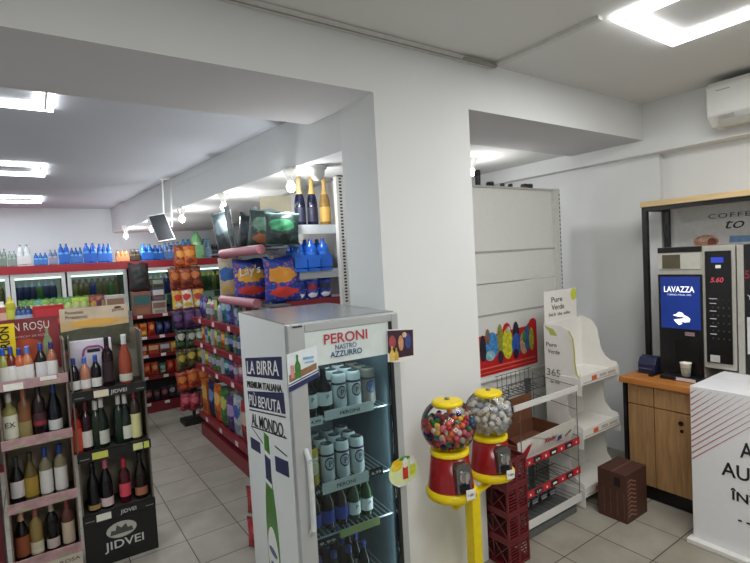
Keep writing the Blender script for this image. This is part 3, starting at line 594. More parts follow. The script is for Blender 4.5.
# poster
ps = thing('poster', 'red poster of colourful ice lollies on the white back panel', 'poster', (0, 2.498, 0))
def pz(x, z): return (x, 0, z)
PX0, PX1 = 2.50, 3.285
plate('sheet', [pz(PX0, .885), pz(PX1, .885), pz(PX1, 1.215)]+[pz(PX1-.045+.045*math.cos(a), 1.215+.035*math.sin(a)) for a in (R(30), R(60), R(90), R(130), R(170))]+[pz(3.16, 1.195), pz(2.98, 1.19)]+[pz(2.93+.045*math.cos(a), 1.20+.05*math.sin(a)) for a in (R(10), R(50), R(90), R(130), R(170))]+[pz(2.86, 1.18), pz(PX0, 1.185)], M('c41a22', .4), ps, (0, -1, 0), .002)
plate('stripe', [(PX0, -.0025, .935), (PX1-.03, -.0025, .935), (PX1-.03, -.0025, .945), (PX0, -.0025, .945)], M('e0705a', .5), ps, (0, -1, 0), .0008)
plate('stripe', [(PX0, -.0025, .905), (PX1-.03, -.0025, .905), (PX1-.03, -.0025, .911), (PX0, -.0025, .911)], M('e0705a', .5), ps, (0, -1, 0), .0008)
for i, (x, z, w, h, c) in enumerate(((2.66, 1.09, .035, .10, '22202c'), (2.76, 1.10, .07, .10, '3f86c8'), (2.715, 1.17, .025, .06, '7a6a58'), (2.85, 1.12, .035, .13, '8a8c3a'), (2.93, 1.09, .06, .12, 'd8cc2e'), (2.845, 1.0, .03, .05, '2a2438'), (3.03, 1.13, .04, .12, '1f2230'), (3.03, 1.07, .055, .09, '2a56a8'), (3.02, 1.0, .03, .04, '202030'), (3.12, 1.07, .05, .09, 'd8a07a'), (3.16, 1.10, .035, .1, '3a66a0'), (3.21, 1.09, .03, .09, 'b8b83a'), (3.12, 1.12, .02, .05, '3f8a50'), (2.94, 1.20, .022, .022, 'e8d8d0'), (2.73, 1.03, .05, .04, '8fc0e0'))):
    plate('lolly_print', [(x+w*math.cos(a), -.0028-.0004*i, z+h*math.sin(a)) for a in [2*math.pi*k/14 for k in range(14)]], M(c, .5, noise=.4, scale=40), ps, (0, -1, 0), .0004)
# ------------------------------------------------------------------ white cardboard display
cd = thing('cardboard_display', 'white cardboard floor display with curved sides and lemon print header', 'display stand', (2.99, 1.93, 0))
CW, CDp = .46, .28
side = [(0, 0), (0, .86), (.005, .9), (.05, .905), (.09, .94), (.125, 1.02), (.135, 1.12), (.15, 1.22), (.19, 1.29), (.235, 1.32), (CDp, 1.325), (CDp, 0)]
notch = [(0, 0), (0, .10), (0, .50), (.015, .52), (.06, .53), (.10, .58), (.11, .70), (.105, .80), (.03, .82), (0, .83), (0, .90), (.05, .905), (.09, .94), (.125, 1.02), (.135, 1.12), (.15, 1.22), (.19, 1.29), (.235, 1.32), (CDp, 1.325), (CDp, 0)]
CW_ = M('e4e2dc', .6, noise=.02)
SC_ = lambda L: [(y, z+.045*min(1, z/.45) if z <= .9 else .945+(z-.9)*.75) for y, z in L]
low = [(0, 0), (0, .15), (.02, .16), (.06, .17), (.10, .22), (.11, .32), (.105, .43), (.03, .45), (0, .455), (0, .52), (.015, .525), (.06, .53), (.10, .58), (.11, .70), (.105, .79), (.03, .81), (0, .815), (0, .90), (.05, .905), (.09, .94), (.125, 1.02), (.135, 1.12), (.15, 1.22), (.19, 1.29), (.235, 1.32), (CDp, 1.325), (CDp, 0)]
low = SC_(low)
lowl = low[:-9]+[(.012, .905), (.03, .93), (.04, 1.0), (.042, 1.09), (.05, 1.17), (.08, 1.225), (.13, 1.25), (CDp, 1.255), (CDp, 0)]
for x in (0, CW-.006):
    s_ = MB().prism(lowl if x == 0 else low, 'x', x, x+.006).build('side_panel', CW_, cd)
    if x == 0:
        n = (-1, 0, 0)
        plate('lemon_leaf_print', [(-.0005, .27-.012*i+.004*math.sin(i*2), 1.245-.016*i) for i in range(5)]+[(-.0005, .17, 1.18), (-.0005, .2, 1.225)], M('aeb65a', .6), s_, n, .0008)
        wtext('lettering', 'Pure', .085, .03, M('55534f', .6), s_, (-.001, .262, 1.10), (0, -1, 0)); wtext('lettering', 'Verde', .095, .03, M('55534f', .6), s_, (-.001, .25, 1.05), (0, -1, 0))
        wtext('lettering', '365', .11, .05, M('6a6862', .6), s_, (-.001, .265, .89), (0, -1, 0)); wtext('lettering', 'de zile', .08, .02, M('6a6862', .6), s_, (-.001, .24, .84), (0, -1, 0))
        plate('edge_print', [(-.0005, y-.006, z) for y, z in lowl[-9:-3]]+[(-.0005, y+.006, z) for y, z in lowl[-9:-3][::-1]], M('c9c86a', .6), s_, n, .0008)
MB().box(.006, CW-.006, CDp-.006, CDp, .1, 1.26).build('back_panel', CW_, cd)
for z in (.11, .515, .885):
    t_ = MB().box(.006, CW-.006, .0, CDp-.006, z, z+.008).build('tray', CW_, cd)
    MB().box(-.002, CW+.002, -.006, 0, z-.03, z+.035).box(-.008, -.002, -.006, .16, z-.10, z+.02).box(CW+.002, CW+.008, -.006, .10, z-.085, z+.035).build('tray_lip', CW_, t_)
    MB().box(.12, .18, -.0075, -.006, z-.012, z+.018).build('orange_tag', M('d8643a', .5), t_)
    MB().box(.02, .44, -.0068, -.006, z-.02, z-.012).box(.22, .3, -.0072, -.006, z-.005, z+.015).box(.32, .42, -.0072, -.006, z-.005, z+.015).build('grey_print', M('b5b2a6', .6), t_)
hd = MB().box(.02, .41, CDp, CDp+.006, 1.2, 1.485).build('header_card', CW_, cd)
wtext('lettering', 'Pure', .13, .04, M('55534f', .6), hd, (.10, CDp-.001, 1.40), (1, 0, 0)); wtext('lettering', 'Verde', .15, .04, M('55534f', .6), hd, (.10, CDp-.001, 1.345), (1, 0, 0))
wtext('lettering', '365 de zile', .26, .022, M('6a6862', .6), hd, (.06, CDp-.001, 1.30), (1, 0, 0))
plate('lemon_print', [(.375+.035*math.cos(a), CDp-.001, 1.44+.045*math.sin(a)) for a in [2*math.pi*k/14 for k in range(14)]], M('c6cf3c', .6), hd, (0, -1, 0), .001)
# ------------------------------------------------------------------ brown cardboard box
bx_ = thing('cardboard_box', 'dark brown printed cardboard box on the floor before the wooden cabinet', 'box', (3.135, 1.745, 0), 0)
BW = M('4a2c22', .6, noise=.12)
MB().box(-.125, .13, -.095, .10, 0, .32).build('box_body', BW, bx_, .003)
MB().box(-.125, .13, -.004, .004, .3202, .3212).build('tape', M('6b4a3a', .4), bx_)
for k in range(9): plate('wave_print', [(.0-.11+.02*j, -.0962, .04+.028*k+.012*math.sin(j*1.0)) for j in range(6)]+[(.0-.11+.02*j, -.0962, .048+.028*k+.012*math.sin(j*1.0)) for j in range(5, -1, -1)], M('a07058', .6), bx_, (0, -1, 0), .0008)
MB().box(-.1265, -.1252, -.055, -.015, .23, .29).build('handle_hole', M('1a0e0a', .8), bx_)
for k in range(4): MB().box(-.1262, -.1252, -.08+.045*k, -.075+.045*k, .03, .20).build('stripe_print', M('6d4636', .6), bx_)
# ------------------------------------------------------------------ coffee corner
WOODF = wood_mat('8f6b45', 'b08a5e'); WOODT = wood_mat('a8682c', 'c07e3c', 3, 'y'); PALEW = wood_mat('c4a878', 'd6bd90', 3, 'y')
cb = thing('wooden_cabinet', 'wooden coffee cabinet with dark plinth and brown doors', 'cabinet', (3.42, 1.33, 0))
CL = .52
MB().box(.02, .70, .0, CL, .10, .80).build('carcass', M('2b2320', .6), cb); MB().box(.03, .68, .0, CL, 0, .10).build('plinth', BLACK, cb)
MB().box(-.005, .02, CL, CL+.025, 0, .815).build('end_post', BLACK, cb)
ys = [CL-.005, CL-.185, CL-.425, -.0]
for i in range(3):
    d_ = MB().box(0, .019, ys[i+1]+.003, ys[i]-.003, .105, .665).build('door', WOODF, cb, .002)
    f_ = MB().box(0, .019, ys[i+1]+.003, ys[i]-.003, .672, .812).build('drawer', WOODF, cb, .002)
    if i == 1:
        MB().tube((-.004, ys[1]-.17, .60), (0, ys[1]-.17, .60), .016, 0, 14).tube((-.004, ys[1]-.175, .55), (0, ys[1]-.175, .55), .011, 0, 14).build('lock', BLACK, d_)
MB().box(-.03, .72, .0, CL+.04, .815, .855).build('worktop', WOODT, cb, .004)
# frame with wooden top
ff = thing('post_frame', 'black post frame topped by a pale wooden beam above the coffee corner', 'frame', (3.77, 1.85, .856))
MB().box(0, .035, 0, .035, 0, 1.175).build('post', BLACK, ff); MB().box(.34, .375, 0, .035, 0, 1.175).build('post', BLACK, ff)
MB().box(.0, .375, 0, .035, 1.175, 1.205).build('crossbar', BLACK, ff); MB().box(-.02, .376, -2.2, .036, 1.205, 1.245).build('wooden_beam', PALEW, ff, .003)
MB().box(0, .03, -2.1, 0, 1.175, 1.204).build('front_bar', BLACK, ff)
wp = thing('wall_mural', 'white wall panel with black COFFEE lettering above the machines', 'wall mural', (4.147, 0, 0))
MB().box(-.004, 0, .35, 1.80, 1.75, 2.05).build('panel', M('d3d4d4', .6), wp)
wtext('lettering', 'COFFEE', .31, .034, INK, wp, (-.005, 1.585, 1.948), (0, -1, 0), spacing=1.2, bold=-.0003)
wtext('lettering', 'to', .115, .075, INK, wp, (-.005, 1.475, 1.868), (0, -1, 0), shear=.3)
def mural(nm, cx, cz, rx, rz, c, k): plate(nm, [(-.005-.0004*k, cx+rx*math.cos(2*math.pi*i/14), cz+rz*math.sin(2*math.pi*i/14)) for i in range(14)], M(c, .6, noise=.3, scale=50), wp, (-1, 0, 0), .0006)
mural('cup_picture', 1.605, 1.782, .085, .05, 'c08a70', 0); mural('cup_picture', 1.60, 1.80, .06, .02, 'd8b09a', 1); mural('cup_picture', 1.565, 1.775, .03, .035, '8a4a34', 2)
plate('blue_picture', [(-.005, 1.455, 1.765), (-.005, 1.33, 1.768), (-.005, 1.325, 1.81), (-.005, 1.45, 1.815)], M('6f93bc', .6, noise=.2), wp, (-1, 0, 0), .0006)
# coffee machine
cm = thing('coffee_machine', 'grey and black coffee vending machine with lit blue screen', 'coffee machine', (3.60, 1.235, .8565))
GREYB = M('a9a79f', .35)
Y0, Ym, Y1 = 0, .185, .46
MB().box(.0, .5, Ym, Y1, 0, .90).box(.0, .5, Y0, Ym, .10, .90).build('housing', GREYB, cm, .004)
MB().box(-.006, 0, Ym, Y1-.0, .865, .90).build('top_strip', BLACK, cm)
MB().box(-.006, 0, Ym+.01, Y1-.005, .75, .86).build('upper_panel', M('b9b7ae', .4), cm)
MB().box(-.008, -.006, Y1-.145, Y1-.03, .755, .85).build('window', M('55503c', .2), cm)
MB().box(-.008, 0, Ym, Y1, .0, .715).build('black_front', M('101013', .25), cm)
sc = MB().box(-.011, -.008, Ym+.012, Y1-.015, .345, .700).build('screen', M('16307c', .3, emit=.45, noise=.12, scale=6), cm)
wtext('lettering', 'LAVAZZA', .19, .04, M('f4f6ff', .4, emit=1.), sc, (-.0112, Y1-.04, .595), (0, -1, 0), bold=.0003)
wtext('lettering', "TORINO, ITALIA, 1895", .15, .010, M('dfe6ff', .4, emit=.6), sc, (-.0112, Y1-.06, .572), (0, -1, 0))
def scr(nm, pts): plate(nm, [(-.0112, Y1-.02-a*1.1, z-.06) for a, z in pts], M('f4f6ff', .4, emit=1.), sc, (-1, 0, 0), .0006)
scr('steam_mark', [(.065, .495), (.085, .505), (.10, .52), (.12, .515), (.13, .50), (.15, .49), (.165, .475), (.16, .455), (.135, .45), (.11, .455), (.12, .44), (.10, .43), (.08, .45), (.07, .465), (.09, .47), (.115, .475), (.135, .48), (.12, .487), (.095, .487)])
MB().box(-.010, -.008, Ym+.05, Ym+.11, .30, .325).build('slot_label', M('8c7478', .5), cm)
MB().box(-.012, -.008, Ym+.01, Y1-.10, .02, .26).build('cup_bay', M('050507', .3), cm)
MB().box(-.085, -.008, Ym-.01, Y1-.03, 0, .03).build('drip_tray', M('17171b', .3), cm, .003)
MB().box(-.087, -.0855, Ym+.02, Ym+.14, .004, .026).build('tray_label', M('cfc6c4', .5), cm)
cpn = MB().box(-.010, 0, .02, Ym-.02, .14, .865).build('control_panel', M('0d0d10', .2), cm)
MB().box(-.0115, -.010, .06, .13, .79, .825).build('display', M('2c3fb0', .3, emit=.5), cpn); MB().box(-.0115, -.010, .075, .105, .755, .775).build('white_button', WHITE, cpn)
wtext('lettering', '5.60', .075, .030, M('c04858', .4, emit=.2), cpn, (-.0112, .135, .665), (0, -1, 0), shear=.2, bold=.001)
bt = MB()
for r_ in range(6):
    for c_ in range(4): bt.tube((-.0125, .035+c_*.03, .30+r_*.05), (-.010, .035+c_*.03, .30+r_*.05), .005 if r_ < 5 else .003, 0, 8)
bt.build('button', M('3c3c42', .3), cpn)
for r_ in range(5):
    MB().box(-.0112, -.010, .105, .142, .325+r_*.05, .330+r_*.05).build('caption', M('c8c8cc', .5), cpn)
MB().box(-.0112, -.010, .10, .145, .555, .560).build('caption', M('c8c8cc', .5), cpn); MB().box(-.0112, -.010, .09, .145, .145, .19).build('caption', M('b8b8b8', .5), cpn)
c2 = thing('vending_machine', 'black vending machine right of the coffee machine, red digits on it', 'vending machine', (3.60, .80, .945))
MB().box(.0, .5, 0, .425, 0, .81).build('housing', M('1b1a1d', .3), c2, .004)
MB().box(-.004, 0, .39, .425, 0, .81).build('edge_strip', M('a9a79f', .35), c2)
wtext('lettering', '5.60', .09, .05, M('8a2a34', .4, emit=.1), c2, (-.001, .385, .60), (0, -1, 0), bold=.001)
wtext('lettering', 'Y', .03, .03, M('d8d8dc', .4), c2, (-.001, .375, .47), (0, -1, 0))
MB().box(-.002, 0, .30, .378, .13, .36).build('white_notice', M('c8c8cc', .5), c2)
cu = thing('paper_cup', 'white paper cup standing in the coffee machine bay', 'cup', (3.555, 1.515, .888))
MB().lathe([(0, 0), (.024, 0), (.034, .085), (.036, .088), (.036, .092), (.033, .09), (.024, .004), (0, .004)], 0, 20).build('cup', M('e6e4da', .6), cu)
MB().lathe([(.0285, .03), (.0325, .06)], 0, 12, arc=(R(150), R(270))).build('cup_print', M('9aa08c', .6), cu)
nb = thing('navy_box', 'small navy box with a rounded lid on the counter left of the coffee machine', 'box', (3.62, 1.745, .856))
MB().prism([(-.045, 0), (.06, 0), (.06, .10), (.03, .125), (-.02, .11), (-.045, .07)], 'y', -.02, .10).build('body', M('1b2140', .4), nb, .003)
MB().box(-.047, -.045, .0, .09, .035, .04).build('print_line', M('6a6f92', .5), nb)
MB().box(-.10, .04, -.03, .0, 0, .02).build('cable_tray', M('0f1016', .4), nb)
# ------------------------------------------------------------------ white promo box
wb = thing('white_promo_box', 'big white display box with hatch lines and black lettering at right', 'display box', (3.13, .15, 0))
BL = 1.165
MB().box(0, .278, 0, BL, .03, .944).build('box_shell', M('e2e3e6', .45, noise=.015), wb, .003)
MB().box(.278, .86, 0, BL, .90, .944).build('top_panel', M('e2e3e6', .45, noise=.015), wb)
MB().box(-.045, .27, 0, BL+.02, 0, .03).build('base_board', M('dcdcd8', .5), wb, .005)
n = (-1, 0, 0); k0 = .012
hm = MB(); HM = M('b06a64', .6)
for k in range(13):
    # diagonal bars rising to the right, clipped to the corner field
    z0 = .50+k*.036; run = .60
    a = (BL-.004, z0); e = (BL-.004-run, z0+run*.92)
    if e[1] > .925: f = (.925-z0)/(run*.92); e = (a[0]-run*f, .925)
    if e[1]-a[1] < .01: continue
    hm.add([(-.0012, a[0], a[1]), (-.0012, e[0], e[1]), (-.0012, e[0]-.004, min(.930, e[1]+.009)), (-.0012, a[0], a[1]+.009)], [(0, 1, 2, 3)])
hm.build('hatch_print', HM, wb)
def wbt(s_, y, z, w, h): wtext('lettering', s_, w, h, M('15151a', .5), wb, (-.001, y-.15, z), (0, -1, 0), bold=.0014)
wbt('A', 1.068, .59, .062, .088); wbt('AU', 1.160, .462, .135, .078); wbt('ÎNT', 1.118, .335, .14, .052); wbt('• •', 1.085, .215, .06, .022)
#PART3
# ------------------------------------------------------------------ back wall coolers
YB = 6.95
hdr = thing('red_header', 'long red fascia board across the top of the glass-door coolers', 'fascia', (0, YB, 0))
MB().box(-1.6, 2.45, .0, .72, 1.865, 1.915).build('board', M('a01c2c', .45), hdr); MB().box(-1.6, 2.45, -.012, -.001, 1.835, 1.925).build('front_fascia', M('a8202e', .45), hdr)
xs = [(-.78, -.215), (-.205, .325), (.345, .99), (1.02, 1.62), (1.65, 2.3)]
for k, (x0, x1) in enumerate(xs):
    c = thing('glass_door_cooler', 'tall white-framed glass-door drinks cooler, %s from the left along the back wall' % ORD[k], 'cooler', (x0, YB, 0), 0, 'coolers along the back wall')
    w = x1-x0
    MB().box(0, .03, .03, .7, 0, 1.83).box(w-.03, w, .03, .7, 0, 1.83).box(.03, w-.03, .03, .7, 1.79, 1.83).box(.03, w-.03, .03, .7, 0, .12).box(.03, w-.03, .66, .7, .12, 1.79).build('cabinet', M('5a6a60', .5), c)
    MB().box(.031, w-.031, .64, .655, .12, 1.79).build('liner', M('b8c4ac', .5, emit=.25), c)  # liner given a faint glow in place of the lit interior
    MB().box(.03, w-.03, .05, .07, 1.765, 1.785).build('lamp', M('f4fff0', .5, emit=3), c)
    d_ = MB().box(0, .04, -.0, .028, .1, 1.83).box(w-.04, w, -.0, .028, .1, 1.83).box(.04, w-.04, -.0, .028, 1.785, 1.83).box(.04, w-.04, -.0, .028, .1, .15).build('door', M('dfe0dc', .4), c)
    MB().box(.04, w-.04, .010, .018, .15, 1.785).build('glass_pane', DGLASS, d_); MB().box(w-.035, w-.02, -.03, 0, .8, 1.3).build('handle', M('8d8f90'), d_)
    for z in (.35, .75, 1.12, 1.47): MB().box(.035, w-.035, .06, .6, z-.012, z).build('shelf', M('cfd6cc', .4), c)
    n = int((w-.1)/.066)
    for z, pal in ((1.471, [('3a5a2a', 'c8b03a'), ('2a3060', 'a0a8c0'), ('7a6a3a', '602a20'), ('444a52', 'b8b8b8')][k % 4]), (1.121, ('4c7a34', '88b070')), (.751, ('3f6a8a', 'b0c0d0'))):
        for i in range(n):
            col = pal[0] if i % 3 else ['4f7f3c', '2f3f80', '9a8a3c', '3c444c'][(k+i) % 4]
            place(bottle('pet', .26, col, pal[1], None, cat='bottle', name='drink_bottle'), (x0+.07+i*.066, YB+.13, z+.001), 0, 'small drink bottle, %s shelf of the %s cooler from the left' % ({1.471: 'upper', 1.121: 'middle', .751: 'lower'}[z], ORD[k]), 'bottle', 'bottles on one shelf of a back cooler')
# ------------------------------------------------------------------ drink packs on top of the coolers
def pack(kind, h, body, cap, lab, nx, ny, sp, wrap=None):
    key = ('pk', kind, h, body, cap, lab, nx, ny, sp, wrap)
    if key in PC: return PC[key]
    t = thing('bottle_pack', '', 'bottle pack')
    pf = prof(kind, h); s_ = sp/2/.044; pf = [(r*s_, z) for r, z in pf]
    bm_ = MB().lathe(pf, 0, 10).lathe([(rad(pf, h*.4)+.001, h*.36), (rad(pf, h*.6)+.001, h*.6)], 1, 10).lathe([(pf[-2][0]+.001, h*.93), (pf[-2][0]+.001, h), (0, h+.001)], 2, 10)
    me = bm_.mesh('bottle', [M(body, .15, noise=.15), M(lab, .5), M(cap, .4)])
    for i in range(nx):
        for j in range(ny): obj('bottle', me, t, 0, ((i-(nx-1)/2)*sp, (j-(ny-1)/2)*sp, 0))
    W_, D2 = nx*sp/2+.002, ny*sp/2+.002
    MB().box(-W_, W_, -D2, D2, .0, h*.08).box(-W_, W_, -D2-.001, -D2, h*.12, h*.5).build('shrink_wrap', M(wrap or body, .2), t)
    PC[key] = t; return t
ZT = 1.9155
def topp(px0, px1, ytop, proto_args, label, Y=YB+.14, nb=None):
    a = aty(px0, 262, Y); b_ = aty(px1, 262, Y); w = b_.x-a.x; zt = aty((px0+px1)/2, ytop, Y).z
    kind, body, cap, lab, nx, wrap = proto_args
    place(pack(kind, round(zt-ZT, 2), body, cap, lab, nx, 2, round(w/nx, 3), wrap), ((a.x+b_.x)/2, Y, ZT), 0, label, 'bottle pack', 'drink packs on top of the coolers')
for a in ((-6, 7, 249, ('pet', '6f7f74', '2a3a30', '8f9c8c', 3, None), 'leftmost pack of greenish water bottles on top of the coolers'),
          (8, 17, 251, ('pet', '7c8c84', '3a4a3c', '9aa89a', 2, None), 'greenish bottle pair pack, second pack from the left on the coolers'),
          (18, 31, 245, ('pet', 'b4b8b8', '3f4246', 'cdd0ce', 2, 'c8cac8'), 'tall clear silver-grey bottle pack on top of the coolers'),
          (34, 48, 253, ('pet', '2f62a8', '24407c', '7fb4e0', 3, '3f78c0'), 'low blue water pack right of the clear silver-grey pack'),
          (49, 58, 250, ('pet', '5f7296', '22283a', 'b4a8b8', 2, '8890a8'), 'grey-violet bottle pack beside the low blue water pack'),
          (59, 70, 244, ('pet', '1f58b4', '16386e', '5fa0e4', 2, '2a68c4'), 'tall blue water pack, first of the four blue packs in a row'),
          (70.5, 83, 248, ('pet', '2f6cc0', '1a3f84', '6fb0ec', 3, '3f7cd0'), 'shorter blue water pack, second of the four blue packs in a row'),
          (84, 97, 243, ('pet', '1f62c8', '1a4a98', '4f98e8', 2, '2868d0'), 'large bright blue water pack, third of the four blue packs in a row'),
          (98, 112, 244, ('pet', '2060c0', '153c80', '68a8ea', 3, '2f70d0'), 'bright blue water pack, fourth of the four blue packs in a row'),
          (116, 129, 250, ('pet', 'c87a4a', '4a2a20', 'd89a70', 3, 'd08858'), 'orange drink bottle pack on top of the coolers'),
          (130, 140, 249, ('pet', '3a3228', '2a1a14', '6a6248', 3, None), 'dark brown cola bottle pack beside the orange pack'),
          (141, 153, 244, ('pet', '1f66c8', '1a4a98', '58a0ea', 2, '2f74d4'), 'bright blue water pack left of the hanging monitor'),
          (153.5, 163, 245, ('pet', '2a68c0', '20407c', '78b0e4', 2, None), 'blue water pack beneath the hanging monitor'),
          (164, 172, 243, ('pet', '5a8cc8', '3a4a7c', 'c8a8c4', 2, None), 'pale blue and pink water pack right below the monitor'),
          (172.5, 181, 242, ('pet', '6a94cc', '3a4a7c', 'd0a0b8', 2, None), 'pink labelled water pack right of the monitor'),
          (182, 192, 239, ('pet', '3f88b8', '1f5a90', '70b8d8', 2, None), 'teal blue water pack right of the pink labelled one'),
          (193, 202, 232, ('pet', '8fd090', '6ab878', 'b8e8b0', 1, None), 'tall pale green bottle pack on top of the coolers'),
          (203, 211, 239, ('pet', '8fb8d4', '3f88c0', 'b8d4e4', 2, None), 'light blue bottle pack right of the tall pale green one'),
          (212, 219, 244, ('pet', '3a4048', '1f2026', '6a7078', 3, None), 'dark soda bottle pack, left of the two at the right end'),
          (220, 230, 244, ('pet', '3a3a44', '1f2026', '6a6a74', 3, None), 'dark soda bottle pack, right of the two at the right end')): topp(*a)
# ------------------------------------------------------------------ hanging monitor
tv = thing('hanging_monitor', 'dark flat monitor hanging tilted from two white poles over the aisle', 'monitor', (1.03, 5.0, 2.2))
c0 = Vector((1.03, 5.0, 2.19)); TC = [aty(px, py, 5.0+dy)-c0 for px, py, dy in ((158.5, 243, .0), (175.5, 240, .0), (164.5, 214, .10), (148, 217, .10))]
n_ = (TC[1]-TC[0]).cross(TC[3]-TC[0]).normalized(); n_ = n_ if n_.y < 0 else -n_
cc_ = sum(TC, Vector())/4
fb = plate('casing', [cc_+(p-cc_)*1.0-n_*.03 for p in TC], M('d4d6d8', .4), tv, n_, .03)
plate('screen', [cc_+(p-cc_)*.93 for p in TC], M('24272b', .95), fb, n_, .002)
for a, b in (((162.5, 183), (163.5, 214)), ((171, 183), (172, 228))):
    pa = aty(a[0], a[1], 5.13)-c0; pb = aty(b[0], b[1], 5.13)-c0; pa.z = 2.679-c0.z
    MB().tube(pa, pb, .009, 0, 8).build('pole', METW, tv)
pm = (aty(167, 183, 5.13)-c0); MB().box(pm.x-.07, pm.x+.07, pm.y-.03, pm.y+.03, 2.664-c0.z, 2.6795-c0.z).build('ceiling_mount', METW, tv)
# ------------------------------------------------------------------ red snack shelving at the back
YS = 6.69
rs = thing('red_snack_shelving', 'dark red snack shelving facing the aisle in front of the coolers', 'shelving unit', (.98, YS, 0))
SW = .74; SLV = (.12, .455, .73, .965, 1.235)
MB().box(0, SW, .0, .2, 0, .10).build('kick_plate', REDSH, rs); MB().box(0, SW, .19, .205, .10, 1.3).build('back_panel', M('2b2a2a', .6), rs)
MB().box(-.012, 0, 0, .205, 0, 1.3).box(SW, SW+.012, 0, .205, 0, 1.3).build('end_panel', M('8a8784', .5), rs)
for z in SLV:
    q = MB().box(0, SW, .0, .19, z-.015, z).build('shelf', REDSH, rs); MB().box(0, SW, -.01, 0, z-.035, z+.012).build('price_rail', REDSH, q)
    for i in range(random.choice((2, 3))): x = .05+i*.24+random.random()*.06; MB().box(x, x+.06, -.0125, -.01, z-.028, z+.008).build('price_tag', WHITE, q)
def rowbags(zs, items, phrase, grp, x0=1.01, dx=.095, y=YS+.08):
    for i, (cn, cols, w, h) in enumerate(items):
        bag(cols, w, h, .06, (x0+i*dx, y, zs+.001), random.uniform(-.1, .1), '%s snack bag, %s from the left, %s' % (cn, ORD[i], phrase), group=grp)
rowbags(.965, [('orange', ['d8742a', 'e8b040', 'a03020', 'c86020'], .085, .17), ('golden', ['d8942a', 'c83020', 'e8c060', 'c86020'], .085, .17), ('red', ['c02a26', 'e0a050', '80201c', 'a02020'], .085, .18), ('dark blue', ['22305c', '5070a8', '101830', '202848'], .085, .17), ('navy', ['283468', '6c4a8a', '101830', '202848'], .085, .17), ('dark green', ['24482c', '6a9a50', '182818', '203820'], .085, .18), ('olive', ['4c5a2a', '8aa050', '202818', '303820'], .085, .17)], 'upper red back shelf', 'snack bags on the upper red back shelf')
for i, (cn, c) in enumerate((('red', ['a02c22', 'd0c0a0', 'd87040']), ('rust', ['a84424', 'd8b080', 'c03020']), ('brown', ['8a4a34', 'b0b8c4', '3a2a24']), ('golden', ['c88a34', 'e0b860', 'a84a24']), ('blue', ['5a6f94', 'c8d0d8', '30384c']))):
    carton(.125, .12, .13, c, (1.06+i*.135, YS+.08, .731), 0, '%s snack carton, %s from the left on the middle red back shelf' % (cn, ORD[i]), 'box', 'cartons on the middle red back shelf', 'snack_carton')
rowbags(.455, [('orange', ['d0602c', 'e89050', 'b03018', 'c85020'], .09, .17), ('orange-red', ['c84a28', 'e89050', 'a02818', 'c84020'], .09, .17), ('rust', ['c8582c', 'e0a070', 'a03018', 'b84020'], .09, .17), ('teal', ['2c5a50', '90b8a0', 'c8c0b0', '204038'], .09, .15), ('red', ['c83c28', 'e87050', 'a02018', 'b82820'], .09, .17), ('scarlet', ['cc3a24', 'e06a40', 'a82018', 'b82820'], .09, .17), ('bright orange', ['d86a30', 'e89a50', 'b03818', 'c85020'], .09, .17)], 'second lowest red back shelf', 'snack bags on the second lowest red back shelf')
rowbags(.12, [('dark violet', ['2a2236', '8a4a5a', '181420', '241c2c'], .095, .16), ('wine-red', ['5a2430', 'a86a60', '181420', '301820'], .095, .17), ('black', ['1e1c26', '7a3f4a', '303040', '181820'], .095, .16), ('plum', ['3c2434', 'a05a5a', '181420', '241c2c'], .095, .17), ('charcoal', ['26242c', 'b0a8a8', '3a3a44', '181820'], .095, .18), ('grey', ['4a4a50', 'c8c0bc', '2a2a34', '282830'], .095, .18), ('dark red', ['58202a', 'a8605a', '201418', '301820'], .095, .17)], 'lowest red back shelf', 'snack bags on the lowest red back shelf')
bk_ = bag(['3a2a2e', '1a2a28', '202e2c', '2a1c20'], .24, .24, .10, (1.10, YS+.08, 1.60), 0, 'black and brown shrink-wrapped multipack on top of the glass-fronted box', 'multipack', name='multipack')
c_ = carton(.21, .16, .30, ['8a5a48', '3a6464', '9a6a50'], (1.10, YS+.08, 1.236), 0, 'brown box with teal window on the top red back shelf', 'box', None, 'display_carton')
bk_.location.z = 1.5365
bk_.scale = (1, 1, 1.5)
carton(.17, .14, .17, ['b8b2a8', '8a6a5a', '9a8a7a'], (1.30, YS+.08, 1.236), 0, 'light carton right of the teal-windowed box', 'box', None, 'display_carton')
carton(.15, .12, .16, ['3a4a6a', 'c8c0b8', '8a5a4a'], (1.30, YS+.08, 1.4065), 0, 'dark blue carton stacked on the light carton', 'box', None, 'display_carton')
carton(.14, .12, .12, ['4a4038', '8a9a8a', '2c2c2c'], (1.305, YS+.08, 1.567), 0, 'dark olive carton topmost on the light and blue ones', 'box', None, 'display_carton')
# ------------------------------------------------------------------ low island behind the wine stands
isl = thing('island_shelving', 'low red and beige island shelving behind the wine stands', 'shelving unit', (-.68, 5.70, 0))
MB().box(0, 1.48, .0, .55, .08, 1.30).build('body', M('4a4440', .6), isl); MB().box(0, 1.48, .02, .53, 0, .08).build('kick_plate', REDSH, isl)
MB().box(-.01, 1.49, -.02, .57, 1.30, 1.32).build('top_shelf', REDSH, isl)
for z in (.4, .7, 1.0): MB().box(0, 1.48, -.02, 0, z, z+.03).build('price_rail', REDSH, isl)
def isp(px, Y): return aty(px, 305, Y).x
place(bottle('pet', .30, 'b8b02e', 'd8c838', 'c8c84a', (.3, .6), 'bottle', 'drink_bottle'), (isp(10, 5.78), 5.78, 1.3205), 0, 'yellow bottle standing on the island behind the wine stand', 'bottle')
place(bottle('pet', .26, 'a8543c', 'e8e0d8', 'e0b0a0', (.3, .6), 'bottle', 'drink_bottle'), (isp(2, 5.78), 5.78, 1.3205), 0, 'reddish bottle at the far left of the island top', 'bottle')
